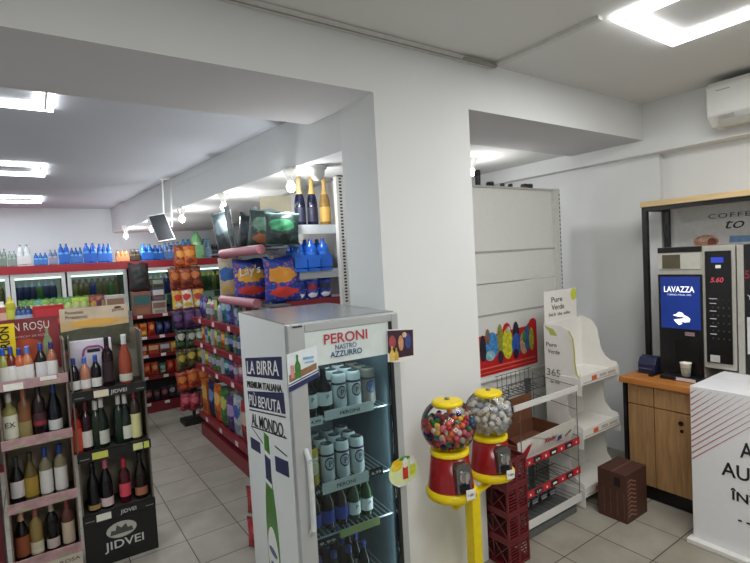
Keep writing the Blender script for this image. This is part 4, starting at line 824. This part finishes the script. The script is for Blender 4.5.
for i, px in enumerate((18, 23, 28)):
    place(bottle('pet', .2, '2f4a8c', '202c50', 'a8b4c8', (.3, .6), 'bottle', 'drink_bottle'), (isp(px, 5.78), 5.78, 1.3205), 0, 'small blue bottle, %s of three left of the red box on the island' % ORD[i], 'bottle', 'small blue bottles on the island')
x0, x1 = isp(32, 5.75), isp(63.5, 5.75)
carton(round(x1-x0, 3), .10, .19, ['b01e28', 'c03038', 'd05058'], ((x0+x1)/2, 5.77, 1.3205), 0, 'flat wide red carton on the island behind the wine posters', 'box', None, 'red_carton', True)
for i, px in enumerate((69, 78, 87)):
    carton(.10, .09, .14, [['5a4a8a', 'd8d0e4', '3a2f60'], ['8a4a84', 'e0d8ec', '4a3f80'], ['4f4a90', 'e8e0f0', 'a07aa0']][i], (isp(px, 5.75), 5.76, 1.3205), 0, 'violet and white pack, %s of three right of the red carton' % ORD[i], 'pack', 'violet packs on the island', 'violet_pack')
for i, px in enumerate((24, 31, 38, 45, 52, 60, 68, 76, 84, 92)):
    c = ['5a8a3c', '6a9a44', '4fa09a', '7ab04a', '5c8c3c', '78a83c', '6ca84c', 'b8c83a', 'a8c030', '78b040'][i]
    bag([c, 'c8d890', '3f6a2c', '4c7a34'], .095, .25, .07, (isp(px, 5.98), 5.98, 1.3205), 0, '%s produce bag, %s from the left in the back row of the island' % ('yellow-green' if i > 6 else 'green', ORD[i]), 'bag', 'green bags in the back row of the island', 'green_bag')
for i, px in enumerate((94, 99, 104)):
    bag([['8a3a34', 'c89a50', '5a2a40', '7a2a2a'], ['a05a34', '6a3a5a', 'd8a050', '7a2a2a'], ['5a2a40', 'b88a60', '8a3a34', '4a2030']][i], .09, .25, .06, (isp(px, 5.9), 5.9, 1.3205), 0, 'brown-red snack bag, %s of three on the island beside the beige crate' % ORD[i], 'snack bag', 'brown-red bags on the island')
x = isp(123, 5.75)
carton(.18, .12, .24, ['b8b4a8', '8a6a54', 'c8c4b8'], (min(x, .69), 5.77, 1.3205), 0, 'beige and brown display carton at the right end of the island', 'box', None, 'display_carton', True)
# ------------------------------------------------------------------ aisle gondola (right side)
GX, GY0, GY1, GXB = 1.38, 3.0, 5.42, 1.80
gd = thing('red_gondola', 'long red shelving unit along the right side of the aisle', 'shelving unit', (0, 0, 0))
MB().box(GX, GXB, GY0, GY1, 0, .13).build('kick_plate', REDSH, gd)
MB().box(GXB, GXB+.012, GY0, GY1, .1, 1.3).box(GXB, GXB+.012, GY0, 4.32, 1.55, 2.36).build('back_panel', M('8f8f8c', .5), gd)
GS = ((.25, GY1), (.775, GY1), (1.02, GY1), (1.27, GY1), (1.53, 4.32), (1.73, 3.16), (2.035, 3.16), (1.905, 4.3))
for z, y1 in GS:
    white = z > 1.6; GY0_ = GY0; GY0 = 3.285 if z == 1.905 else 3.0
    q = MB().box(GX+.005, GXB, GY0, y1, z-.018, z).build('shelf', METW if white else REDSH, gd)
    if z != 1.905: MB().box(GX-.012, GX+.004, GY0, y1, z-.045, z+.01).build('price_rail', METW if white else REDSH, q)
    MB().box(GX+.005, GXB, GY0-.006, GY0-.0005, z-.05, z+.012).build('shelf_bracket', M('b8bec2', .35) if white else REDSH, q)
    if not white:
        for i in range(int((y1-GY0)/.45)): y = GY0+.3+i*.45; MB().box(GX-.014, GX-.012, y, y+.07, z-.038, z+.004).build('price_tag', M('e4c4c8', .5), q)
GY0 = 3.0
for y in (GY0, 4.31): MB().box(GXB-.03, GXB+.035, y-.045, y-.006, 0, 2.375 if y < 4 else 1.6).build('upright', METW, gd)
sl = MB()
for i in range(40): sl.box(GXB-.008, GXB+.012, GY0-.0465, GY0-.0455, 1.50+i*.0225, 1.50+i*.0225+.012)
sl.build('upright_slots', M('26282a', .6), gd)
MB().box(GXB+.04, 2.04, GY0-.03, GY0-.01, 0, 2.33).build('end_panel', M('b4b6b6', .5), gd)
MB().box(GXB-.01, GXB+.03, GY0-.04, GY0-.01, 2.375, 2.40).build('end_cap', BLACK, gd)
# pink price rolls in front of the shelves
XR = GX-.151
for z, y0, y1, nm in ((1.895, atx(261, 249, XR).y, atx(222, 252, XR).y, 'upper'), (1.535, atx(257, 298, XR).y, atx(222, 296, XR).y, 'lower')):
    t = thing('pink_price_roll', 'pink rounded price roll strip along the %s chip shelf' % nm, 'price strip', (XR, (y0+y1)/2, z), 0)
    MB().tube((0, -(y1-y0)/2, 0), (0, (y1-y0)/2, 0), .032, 0, 14).build('roll', M('b4707c', .5, noise=.15, scale=60), t)
# goods on gondola shelves
pal = [('blue', ['2a4a9a', 'b8c8e0', '7090c8', '20386a']), ('white', ['c8ccd0', '4a6ab0', '9098a8', 'a8b0b8']), ('red', ['b02c30', 'e0c8b0', '802028', '901c24']), ('green', ['4a7a3c', 'd0d070', '2c5a2c', '305c28']), ('pink', ['c07088', 'e8c8d0', '9a4a68', 'a85070']), ('dark blue', ['1f2c5c', '8098c8', '101c40', '18204c']), ('orange', ['d0702c', 'f0c070', 'a04818', 'b85818']), ('teal', ['2a7a88', 'b0d8d8', '1c5460', '1f5c68']), ('violet', ['5a3a7a', 'c0a0d0', '38205a', '402860']), ('yellow', ['c8b030', 'e8e0a0', '988020', 'a89020'])]
def mute(c):
    v = [int(c[k:k+2], 16)/255 for k in (0, 2, 4)]; a = sum(v)/3
    return tuple(max(0, min(1, (a+(q-a)*1.1)*.86)) for q in v)
pal = [(n, [mute(c) for c in cs]) for n, cs in pal]
def gshelf(z, y0, y1, dy, w, h, kindsel, phrase, grp, ncap=99):
    y = y0; i = 0
    while y < y1 and i < ncap:
        cn, cols = random.choice(pal); k = random.choice(kindsel); hh = h*random.uniform(.82, 1)
        lab = '%s %s, number %d from near end, %s' % (cn, {'bag': 'bag', 'box': 'carton', 'bot': 'bottle'}[k], i+1, phrase)
        if k == 'bag': bag(cols, w, round(hh, 2), w*.4, (GX+.06, y, z+.001), R(-80)+random.uniform(-.12, .12), lab, 'bag', grp, 'product_bag')
        elif k == 'box': carton(w, w*.6, round(hh, 2), cols[:3], (GX+.08, y, z+.001), R(-90), lab, 'box', grp, 'product_carton')
        else:
            c = random.choice(('white', 'blue', 'pink', 'green')); cc = {'white': ('a8acb0', '34508a'), 'blue': ('2a4a84', 'a8acb0'), 'pink': ('9a566e', 'b8a8b0'), 'green': ('4a7440', 'b0b090')}[c]
            place(bottle('pet', round(hh*.95, 1) if hh > .3 else .2, cc[0], cc[1], '9a9aa8', (.3, .6), 'bottle', 'cleaner_bottle'), (GX+.07, y, z+.001), R(-70), lab.replace(cn, c, 1), 'bottle', grp)
        y += dy*random.uniform(.95, 1.08); i += 1
gshelf(.25, 3.35, 5.32, .19, .18, .40, ['bag', 'bag', 'box'], 'lowest aisle gondola shelf', 'goods on the lowest gondola shelf')
gshelf(.775, 3.5, 5.32, .13, .12, .19, ['bag', 'bot'], 'second aisle gondola shelf', 'goods on the second gondola shelf')
gshelf(1.02, 3.6, 5.32, .11, .10, .19, ['bag', 'box', 'bot'], 'third aisle gondola shelf', 'goods on the third gondola shelf')
gshelf(1.27, 3.7, 4.3, .10, .09, .19, ['bot', 'box'], 'fourth aisle gondola shelf', 'goods on the fourth gondola shelf')
gshelf(1.27, 4.4, 5.32, .12, .10, .27, ['bot', 'bag', 'box'], 'fourth gondola shelf past chips', 'tall goods on the fourth gondola shelf')
# chip bags near the pillar
q = MB().box(GX-.12, GX-.013, 2.93, 4.3, 1.518, 1.53).box(GX-.12, GX-.0, 2.93, 4.3, 1.893, 1.905).build('front_ledge', M('5a5c60', .5), gd)
def chip(px, pyb, w, h, cols, label, X=GX+.09, z=None, rz=-42, tilt=0, roll=0, d=.11, nm='chip_bag'):
    X -= .13; p = atx(px, pyb, X); return bag(cols, w, h, d, (X, p.y, z if z is not None else p.z), R(rz), label, 'chip bag', 'chip bags on the gondola near the pillar', nm, tilt, roll)
Z1, Z2 = 1.531, 1.731
ly = chip(253, 298, .28, .31, ['1f3f9c', 'e8a830', 'c83428', '1a3080'], "blue chip bag with white lettering on a golden round print, facing the camera", z=1.531, X=GX+.10, rz=-34)
tl = text('lettering', "Lay's", .085, M('e8e4dc', .5), ly, (-.075, -.064, .185), (.99, 0, .15), bold=.001)
chip(284, 298, .25, .31, ['1c3a94', 'd8902c', 'c83428', '18307c'], 'blue chip bag right of the lettered blue one, nearest the fridge', z=1.531, X=GX+.12, rz=-25)
chip(232, 296, .22, .33, ['b8a88c', '3060a8', 'c8a060', 'c8b8a0'], 'beige and blue chip bag, left of the lettered blue one', z=1.531, X=GX+.08, rz=-50)
gg = [(229, 209, .19, ['2c3638', '56646a', '20282a', '6a7476'], 'grey-green tall pouch, leftmost of the dark pouches above the chips', -.14, -50),
      (248, 213, .17, ['1c2428', '32424a', '1a1e22', '3a4448'], 'blue-black tall pouch, second of the dark pouches above the chips', .16, -40),
      (263, 208, .22, ['20302c', '4a6a5a', '7a4a2c', '6a7c80'], 'black-green tall pouch, third of the dark pouches above the chips', .13, -30),
      (283, 212, .22, ['1a2a2a', '2f6f4c', '101c1a', '6a7c7c'], 'dark green pouch, rightmost of the dark pouches near the champagne bottles', .05, -25)]
for i, (px, pt, w, cols, lb, roll, rz) in enumerate(gg):
    hh = atx(px, pt, GX-.03).z-1.906
    chip(px, 256, w, round(hh, 2), cols, lb, z=1.906, X=GX+.10, rz=rz, roll=roll, nm='dark_pouch')
sv = [(237, 1.906, .36, -.12, 'silver pouch edge between the first and second dark pouches'), (255, 1.906, .30, .10, 'silver pouch edge between the second and third dark pouches'),
      (271, 1.531, .33, .04, 'silver pouch edge between the two blue chip bags')]
for i, (px, z, h, ro, lb) in enumerate(sv):
    p = atx(px, 256, GX-.07); bag(['7a8286', '9a9ea0', '4a5458', '8a9294'], .045, h, .03, (GX-.085, p.y, z), R(-30), lb, 'pouch', 'silver pouch edges among the chips', 'silver_pouch', 0, ro)
p = atx(275, 250, GX+.3)
cz_ = atx(275, 196, GX+.24); carton(.24, .03, round(cz_.z-1.906, 2), ['cfc8ac', 'd8d2ba', 'c8c0a0'], (GX+.24, cz_.y, 1.906), R(-30), 'cream card with small red crest standing behind the dark pouches', 'card', None, 'cream_card', False)
crs = atx(277, 205, GX+.2)
# champagne bottles and white-shelf goods at the near end
for i, (x, y, cap) in enumerate(((1.545, 3.08, 'b8a070'), (1.63, 3.06, 'c0a060'), (1.725, 3.05, 'b8985c'))):
    place(bottle('champ', .34, '10142c' if i < 2 else '8a6a34', cap, '1a1e34' if i < 2 else 'c8a050', (.1, .4), 'bottle', 'champagne_bottle', .66), (x, y, 2.0365), R(-20), 'gold-foiled sparkling wine bottle, %s of three on the top white shelf' % ['left', 'middle', 'right'][i], 'bottle', 'sparkling wine on the top white shelf')
for i, (x, y) in enumerate(((1.47, 3.05), (1.57, 3.05), (1.67, 3.06))):
    place(pack('pet', .22, '1f5cc0', '18408c', '2f70d0', 1, 2, .085, '2464c8'), (x, y, 1.7315), 0, 'bright blue water pack, %s of three on the white shelf below the sparkling wine' % ['left', 'middle', 'right'][i], 'bottle pack', 'blue packs on the white shelf')
for i, x in enumerate((1.47, 1.57, 1.67)):
    bag([['24409c', '1a2c70', 'e0e0e0', 'c8ccd0'], ['2848a8', '8a2434', 'e0e0e0', 'd0d0d4'], ['24409c', '2a2c40', 'e0e0e0', '30384c']][i], .10, .15, .08, (x, 3.03, 1.531), R(-15), 'blue and white packet, %s of three just above the fridge top' % ['left', 'middle', 'right'][i], 'packet', 'blue packets above the fridge top', 'blue_packet')
# ------------------------------------------------------------------ snack tower at the aisle end
sx, sy = 1.44, 5.92
tw = thing('snack_display_stand', 'slim black floor stand hung with snack bags at the far end of the aisle', 'display stand', (sx, sy, 0))
MB().box(-.14, .12, -.12, .12, 0, .05).box(-.12, .10, -.125, -.12, .05, .09).build('base_tray', M('1c1c1e', .5), tw)
MB().box(-.015, .015, .0, .03, .05, 2.02).build('pole', M('3a3634', .5), tw)
tiers = [(1.83, 2, ['c8642c', 'e8a040', '8a3420', 'a84a20'], 'orange and gold', .15, .24), (1.58, 3, ['8a3c24', 'c8763c', '5a1c14', '6a2c1c'], 'rust brown', .13, .24), (1.34, 3, ['c8a83a', 'c83434', 'e0d8c8', 'a8303a'], 'yellow and red', .12, .23), (1.12, 3, ['4a2a58', '6a4a78', '2c1838', '38204a'], 'dark violet', .13, .22), (.90, 3, ['1e2a22', 'c8c8b8', '4a6a3a', '182018'], 'black-green', .13, .22), (.66, 3, ['5a5430', 'c8b04a', '3a3420', '4a3020'], 'olive', .12, .22), (.42, 3, ['b8502c', 'd8803c', '8a2c1c', '983c20'], 'orange-brown', .13, .22), (.17, 3, ['a03040', 'd86a78', '601c2c', '702030'], 'dark pink', .12, .2)]
for r_, (z, n, cols, cn, w, h) in enumerate(tiers):
    hk = MB()
    for i in range(n): x = (i-(n-1)/2)*.115; hk.tube((x, .01, z+h-.01), (x, -.13, z+h-.005), .004, 0, 6)
    hk.box(-.15, .15, -.0, .012, z+h-.018, z+h-.002); hk.build('hook_bar', M('4a4644', .4), tw)
    for i in range(n):
        x = sx+(i-(n-1)/2)*.115
        bag(cols if (i+r_) % 3 else [cols[2], cols[1], cols[0], cols[3]], w, h, .06, (x, sy-.085-.012*(i % 2), z+random.uniform(-.02, .01)), random.uniform(-.35, .25), '%s snack bag, %s from the left, hung on the aisle-end stand' % (cn, ORD[i]), 'snack bag', 'snack bags hung at the aisle end', 'snack_bag', 0, random.uniform(-.1, .1))
for i, (y, c, h) in enumerate(((4.95, '6a9a40', .25), (4.60, 'd8dad6', .30), (4.48, '3a3a40', .28))):
    pass
# dropped packs beside fridge foot
for i, (x, y, c) in enumerate(((1.125, 3.40, ['a02834', 'c85a50', '601820', '701c24']), (.975, 2.98, ['b02838', 'd85a60', '701828', '801c2c']))):
    bag(c, .16, .20, .07, (x+.1, y, .001), R(-30), 'red snack pack standing on the aisle floor beside the fridge, %s one' % ['farther', 'nearer'][i], 'snack bag', 'red packs on the floor behind the fridge')
# ------------------------------------------------------------------ wine stands
def wine_stand(name, label, x0, w, y, shelves, side_c, back_c, rail_c, rz=0, d=.24, H0=1.42):
    t = thing(name, label, 'display stand', (x0, y, 0), rz)
    MB().box(0, .008, 0, d, 0, H0).box(w-.008, w, 0, d, 0, H0).build('side_panel', M(side_c, .5), t)
    MB().box(.008, w-.008, d-.01, d, 0, H0).build('back_panel', M(back_c, .6, noise=.2, scale=6), t)
    for z in shelves: MB().box(.008, w-.008, .0, d-.01, z-.01, z).build('shelf', M('3a3530', .6), t)
    return t
S1Y = 3.42; sh1 = (.165, .495, .86, 1.19)
w1 = wine_stand('wine_stand', 'left wine display stand with pinkish shelf fronts and dark red header', -.205, .332, S1Y, sh1, '7a6a5e', '9a8a78', 'b08a8c')
PK = M('b08c8c', .6, noise=.25, scale=25)
for z in sh1:
    q = MB().box(-.003, .335, -.012, -.001, z-.02, z+.035).build('shelf_front', PK, w1)
    for a in (.04, .21): MB().box(a, a+.07, -.0135, -.012, z-.018, z-.002).build('price_tag', M('a09a80', .6), q)
q = MB().box(.20, .28, -.0137, -.0122, 1.20, 1.222).box(.03, .12, -.0137, -.0122, 1.172, 1.21).build('white_print', M('e8e4dc', .6), w1)
lp = MB().box(.0, .332, -.010, -.002, .0, .145).build('lower_panel', M('c8bfae', .6), w1); wtext('lettering', 'RAMBLA ROSA', .27, .02, M('4a3a34', .6), lp, (.05, -.0105, .105), (1, 0, 0))
h1 = MB().box(-.0, .318, .225, .229, 1.23, 1.55).build('header_card', M('7c2a2c', .5, noise=.35, scale=7), w1)
wtext('lettering', 'UN ROȘU', .215, .048, M('e8dcd4', .5), h1, (.055, .2235, 1.478), (1, 0, 0), bold=-.0005)
wtext('lettering', 'FERMECAT DE ROȘU', .18, .012, M('d0b0a8', .5), h1, (.08, .2235, 1.435), (1, 0, 0))
plate('glow_print', [(.14+.10*math.cos(a), .2245, 1.36+.07*math.sin(a)) for a in [2*math.pi*k/16 for k in range(16)]], M('b04a2c', .5, noise=.3, scale=20), h1, (0, -1, 0), .0006)
plate('bottle_print', [(.255+x, .2245, 1.30+z) for x, z in bot2(0, 0, .19, .022)], M('8a9a70', .5), h1, (0, -1, 0), .0008)
ys_ = thing('yellow_sign', 'yellow shelf sign with black vertical lettering at the left edge', 'sign', (-.15, S1Y+.17, 1.192))
MB().box(-.09, .043, 0, .006, 0, .34).build('board', M('e8c818', .5), ys_); wtext('lettering', 'ORION', .17, .045, BLACK, ys_, (.015, -.001, .155), (0, 0, 1), (-1, 0, 0), bold=.001)
def wb_(i, n, z, h, kind, body, cap, lab, labr, lb, shelf, x0, w, y, words=None, accent=None, capf=.8, rz=0):
    return place(bottle(kind, h, body, cap, lab, labr, 'bottle', 'wine_bottle', capf, words, '2a2422', accent), (x0, y, z+.001), rz, lb, 'bottle', shelf)
def W1(px, z, *a, **k):
    pass
# stand 1 rows: x from the sight line to the bottle foot
def row(y, z, pxs, pyy, specs, phrase, grp, rz=0):
    for i, (px, s_) in enumerate(zip(pxs, specs)):
        x = aty(px, pyy[i] if isinstance(pyy, list) else pyy, y).x
        kind, h, body, cap, lab, labr, desc = s_[:7]; words = s_[7] if len(s_) > 7 else None; acc = s_[8] if len(s_) > 8 else None
        place(bottle(kind, h, body, cap, lab, labr, 'bottle', 'wine_bottle', .8, words, '2a2422', acc), (x, y, z+.001), rz, lab16('%s, %s on %s' % (desc, ORD[i], phrase)), 'bottle', grp)
L_ = (.1, .5)
row(S1Y+.06, 1.19, [4, 12, 20.5, 28.5, 42, 53], [372]*6, [
    ('mini', .215, '9a9a50', '2a58b0', 'd8d4c8', L_, 'small green-yellow wine bottle with blue cap'), ('mini', .22, '6a2420', '2a4a9a', 'e4e0dc', L_, 'small red wine bottle with large white label'), ('mini', .205, 'b85a3c', '2c3c80', 'e0dcd4', L_, 'small rosé bottle with white label'),
    ('mini', .21, 'c07850', '5a78c0', 'e4e0dc', L_, 'small amber rosé bottle with pale blue cap'), ('mini', .22, '17151a', '24428c', 'dcd8d8', L_, 'small dark wine bottle with blue cap'), ('mini', .22, 'a86a50', '3a3468', 'e8e4e0', L_, 'small pink wine bottle')], 'left wine stand, top shelf', 'small bottles on the top shelf of the left wine stand')
row(S1Y+.09, .86, [11, 26, 41, 56.5], [432]*4, [
    ('flask', .285, 'a09a5c', 'd0d0c8', 'e4e4cc', (.08, .55), 'pale wine bottle with EX on the label', 'EX'), ('wine', .30, '8a5a3a', 'a86a50', '9a8a58', (.06, .35), 'rosé bottle with gold-green label'), ('wine', .31, '2a1c20', '241c1c', '4a2a30', (.2, .45), 'dark wine bottle with red lower label', None, 'a02434'),
    ('burg', .30, '0e1220', '1c3a7c', 'dcdcd8', (.08, .28), 'dark blue wine bottle with low white label')], 'left wine stand, second shelf', 'bottles on the second shelf of the left wine stand')
for o in bpy.data.objects: pass
row(S1Y+.09, .495, [18, 32, 47.5, 62.5], [490]*4, [
    ('burg', .27, '1c1a1a', '2f3a3c', 'd8d0d0', (.15, .5), 'dark wine bottle with white oval label'), ('burg', .28, '6a5a2a', '3a3424', 'a88a34', (.1, .5), 'gold-labelled brown bottle'), ('wine', .29, '8a8468', '24448c', 'e0dcd8', (.08, .55), 'clear bottle with blue cap and white label'), ('wine', .29, '948c6c', '24448c', 'e4e0dc', (.08, .55), 'clear bottle with blue cap and tall white label')], 'left wine stand, third shelf', 'bottles on the third shelf of the left wine stand')
row(S1Y+.09, .165, [23, 37.5, 54, 70], [545]*4, [
    ('burg', .28, '120e0e', 'd0a888', '9a5434', (.08, .5), 'dark bottle with orange-brown label'), ('wine', .28, 'a08a50', 'a05a50', 'dcd4b4', (.05, .3), 'golden bottle with cream label', None, 'e8e0cc'), ('wine', .29, '0d0d12', 'c8b0a8', 'd8c8c0', (.06, .26), 'black bottle with pale cap and cream label'), ('wine', .29, '6a4038', '8a3a40', 'd4c0a8', (.06, .5), 'rosé-brown bottle with cream label')], 'left wine stand, lowest shelf', 'bottles on the lowest shelf of the left wine stand')
for k in range(3): carton(.17, .16, .235, ['5c1620', '7c2430', '3c0c14'], (-.325, S1Y+.14, .001+k*.2365), 0, 'dark red carton left of the left wine stand, %s of three stacked' % ['bottom', 'middle', 'top'][k], 'box', 'dark red cartons at the left edge', 'red_carton')
# right wine stand
S2Y = 3.44; RZ2 = R(-2); sh2 = (.33, .715, 1.09)
w2 = wine_stand('wine_stand', 'right wine display stand with black bottom panel and oval emblem', .145, .40, S2Y, sh2, '6a625a', '8c8474', '111113', RZ2)
bp_ = MB().box(-.002, .402, -.014, -.001, .0, .275).build('black_panel', M('0e0e10', .35), w2)
wtext('lettering', 'JIDVEI', .22, .05, M('d0d0cc', .5), bp_, (.10, -.0145, .085), (1, 0, 0), bold=.0006)
plate('emblem', [(.20+.085*math.cos(a), -.0145, .195+.05*math.sin(a)) for a in [2*math.pi*k/24 for k in range(24)]], M('b8b8ae', .5), bp_, (0, -1, 0), .0008)
plate('emblem_castle', [(.135, -.0155, .17), (.265, -.0155, .17), (.258, -.0155, .20), (.235, -.0155, .195), (.225, -.0155, .225), (.20, -.0155, .205), (.175, -.0155, .228), (.165, -.0155, .195), (.142, -.0155, .20)], M('4a4a44', .5), bp_, (0, -1, 0), .0008)
for z, tags in ((.33, ((.07, .15, 'e4e4d8'),)), (.715, ((.075, .16, 'c8cc5a'), (.30, .355, 'd8dc9a'), (.362, .392, 'c8cc5a'))), (1.09, ((.11, .19, 'e0d4bc'),))):
    q = MB().box(-.003, .403, -.018, -.001, z-.052, z+.004).build('shelf_front', M('0f0f11', .35), w2)
    for a, b, c in tags: MB().box(a, b, -.0195, -.018, z-.046, z-.004).build('price_tag', M(c, .6), q)
    if z != .715: wtext('lettering', 'JIDVEI', .09, .022, M('c8c8c4', .5), q, (.20, -.0185, z-.036), (1, 0, 0), bold=.0004)
    MB().box(.01, .06, -.0192, -.018, z-.036, z-.032).box(.345, .39, -.0192, -.018, z-.036, z-.032).build('fine_print', M('8c8c88', .6), q)
h2 = MB().box(-.03, .355, .20, .208, 1.33, 1.585).build('header_card', M('c8a878', .5, noise=.25, scale=5), w2)
plate('sky_print', [(-.03, .1995, 1.50), (.355, .1995, 1.50), (.355, .1995, 1.585), (-.03, .1995, 1.585)], M('c8b49a', .5, noise=.15, scale=8), h2, (0, -1, 0), .0006)
plate('glow_print', [(.16+.14*math.cos(a), .1988, 1.485+.025*math.sin(a)) for a in [2*math.pi*k/16 for k in range(16)]], M('dca850', .5), h2, (0, -1, 0), .0006)
plate('hill_print', [(-.03, .1985, 1.33), (.355, .1985, 1.33), (.355, .1985, 1.46), (.2, .1985, 1.45), (.1, .1985, 1.455), (-.03, .1985, 1.44)], M('4a4a38', .5, noise=.3, scale=20), h2, (0, -1, 0), .0006)
wtext('lettering', 'Povestea', .10, .02, M('6a5040', .5), h2, (0, .1985, 1.55), (1, 0, 0)); wtext('lettering', 'Prieteniei', .12, .02, M('6a5040', .5), h2, (0, .1985, 1.52), (1, 0, 0))
wtext('lettering', 'JIDVEI', .07, .016, M('4a3a34', .5), h2, (.26, .1985, 1.545), (1, 0, 0)); plate('crest_print', [(.295+.022*math.cos(a), .1985, 1.568+.008*math.sin(a)) for a in [2*math.pi*k/12 for k in range(12)]], M('5a4438', .5), h2, (0, -1, 0), .0006)
cc = thing('bottle_carrier', 'white cardboard bottle carrier with purple handle print on the right wine stand', 'carton', (.155, S2Y+.13, 1.0915), RZ2)
MB().box(-.005, .232, 0, .06, 0, .29).build('carton_body', M('dcd4dc', .6, noise=.05), cc, .003)
arch = MB()
ap = [(.07, -.004, .13), (.07, -.004, .20), (.078, -.004, .235), (.10, -.004, .25), (.155, -.004, .25), (.178, -.004, .235), (.186, -.004, .20), (.186, -.004, .13)]
arch.path(ap, .0055, 0, 8); arch.build('purple_strap', M('a03a8c', .5), cc)
MB().box(.095, .165, -.002, 0, .212, .232).build('hand_hole', M('241c24', .8), cc); MB().box(.06, .085, -.006, 0, .10, .14).box(.175, .20, -.006, 0, .10, .14).build('strap_tag', M('b04a9c', .5), cc)
MB().box(.01, .21, -.001, 0, .06, .12).build('lilac_print', M('b8a4c4', .6), cc)
yy = S2Y+.05
row(yy, 1.09, [75, 86, 97, 109, 126], [386, 385, 383, 378, 374], [
    ('mini', .20, '0f0f14', '2c4a9c', 'e0dcd8', (.05, .32), 'small dark wine bottle with blue cap'), ('mini', .20, 'b87a60', '4a6ab8', 'e0dcd8', (.05, .32), 'small rosé bottle with blue cap'), ('mini', .205, '0f0f14', '2c4a9c', 'e0dcd8', (.05, .32), 'small black wine bottle with blue cap'), ('wine', .31, '1c0c10', '140c10', '2c1a1c', (.1, .5), 'tall black-red wine bottle'), ('champ', .31, '9a4530', 'd0d0cc', 'c8c4b4', (.05, .2), 'sparkling rosé bottle with silver foil', None, None)], 'right wine stand, top shelf', 'bottles on the top shelf of the right wine stand')
row(yy, .715, [78, 88, 98, 104, 121, 127.5, 137], [450, 448, 447, 446, 443, 442, 441], [
    ('wine', .27, 'a83024', '8a2420', 'c84a2c', (.05, .55), 'red-orange wine bottle'), ('wine', .31, '2c1018', '5a1c28', 'd8d0c8', (.08, .4), 'dark red wine bottle with white teardrop label'), ('wine', .30, '1c2a1c', 'd0d0cc', None, L_, 'green wine bottle with white cap'), ('burg', .31, '14201a', 'dcdcd8', 'c8c8bc', (.08, .35), 'dark green bottle, white cap, pale label'), ('wine', .31, '1a2a20', 'd0d0cc', None, L_, 'green white-capped bottle right of gap'), ('burg', .305, '14201a', 'dcdcd8', 'd4d4c4', (.08, .35), 'dark green bottle, pale label, right of gap'), ('wine', .34, '3a2a24', '8a2438', 'd8d49a', (.05, .5), 'tall bottle, red cap, yellow-white label')], 'right wine stand, middle shelf', 'bottles on the middle shelf of the right wine stand')
row(yy, .33, [95, 108, 126, 142], [507, 505, 498, 494], [
    ('burg', .30, '0c0c10', '0c0c10', 'a88a50', (.05, .15), 'black wine bottle with gold band'), ('burg', .31, '120e16', 'c86a7c', 'd8c0c0', (.05, .22), 'dark bottle with pink and white cap'), ('wine', .28, '4a1420', 'c83048', 'd84a5a', (.15, .45), 'red-labelled rosé bottle with pink cap'), ('champ', .30, '1a1210', '101014', 'a86a4c', (.08, .25), 'dark tall bottle with copper label')], 'right wine stand, lowest shelf', 'bottles on the lowest shelf of the right wine stand')
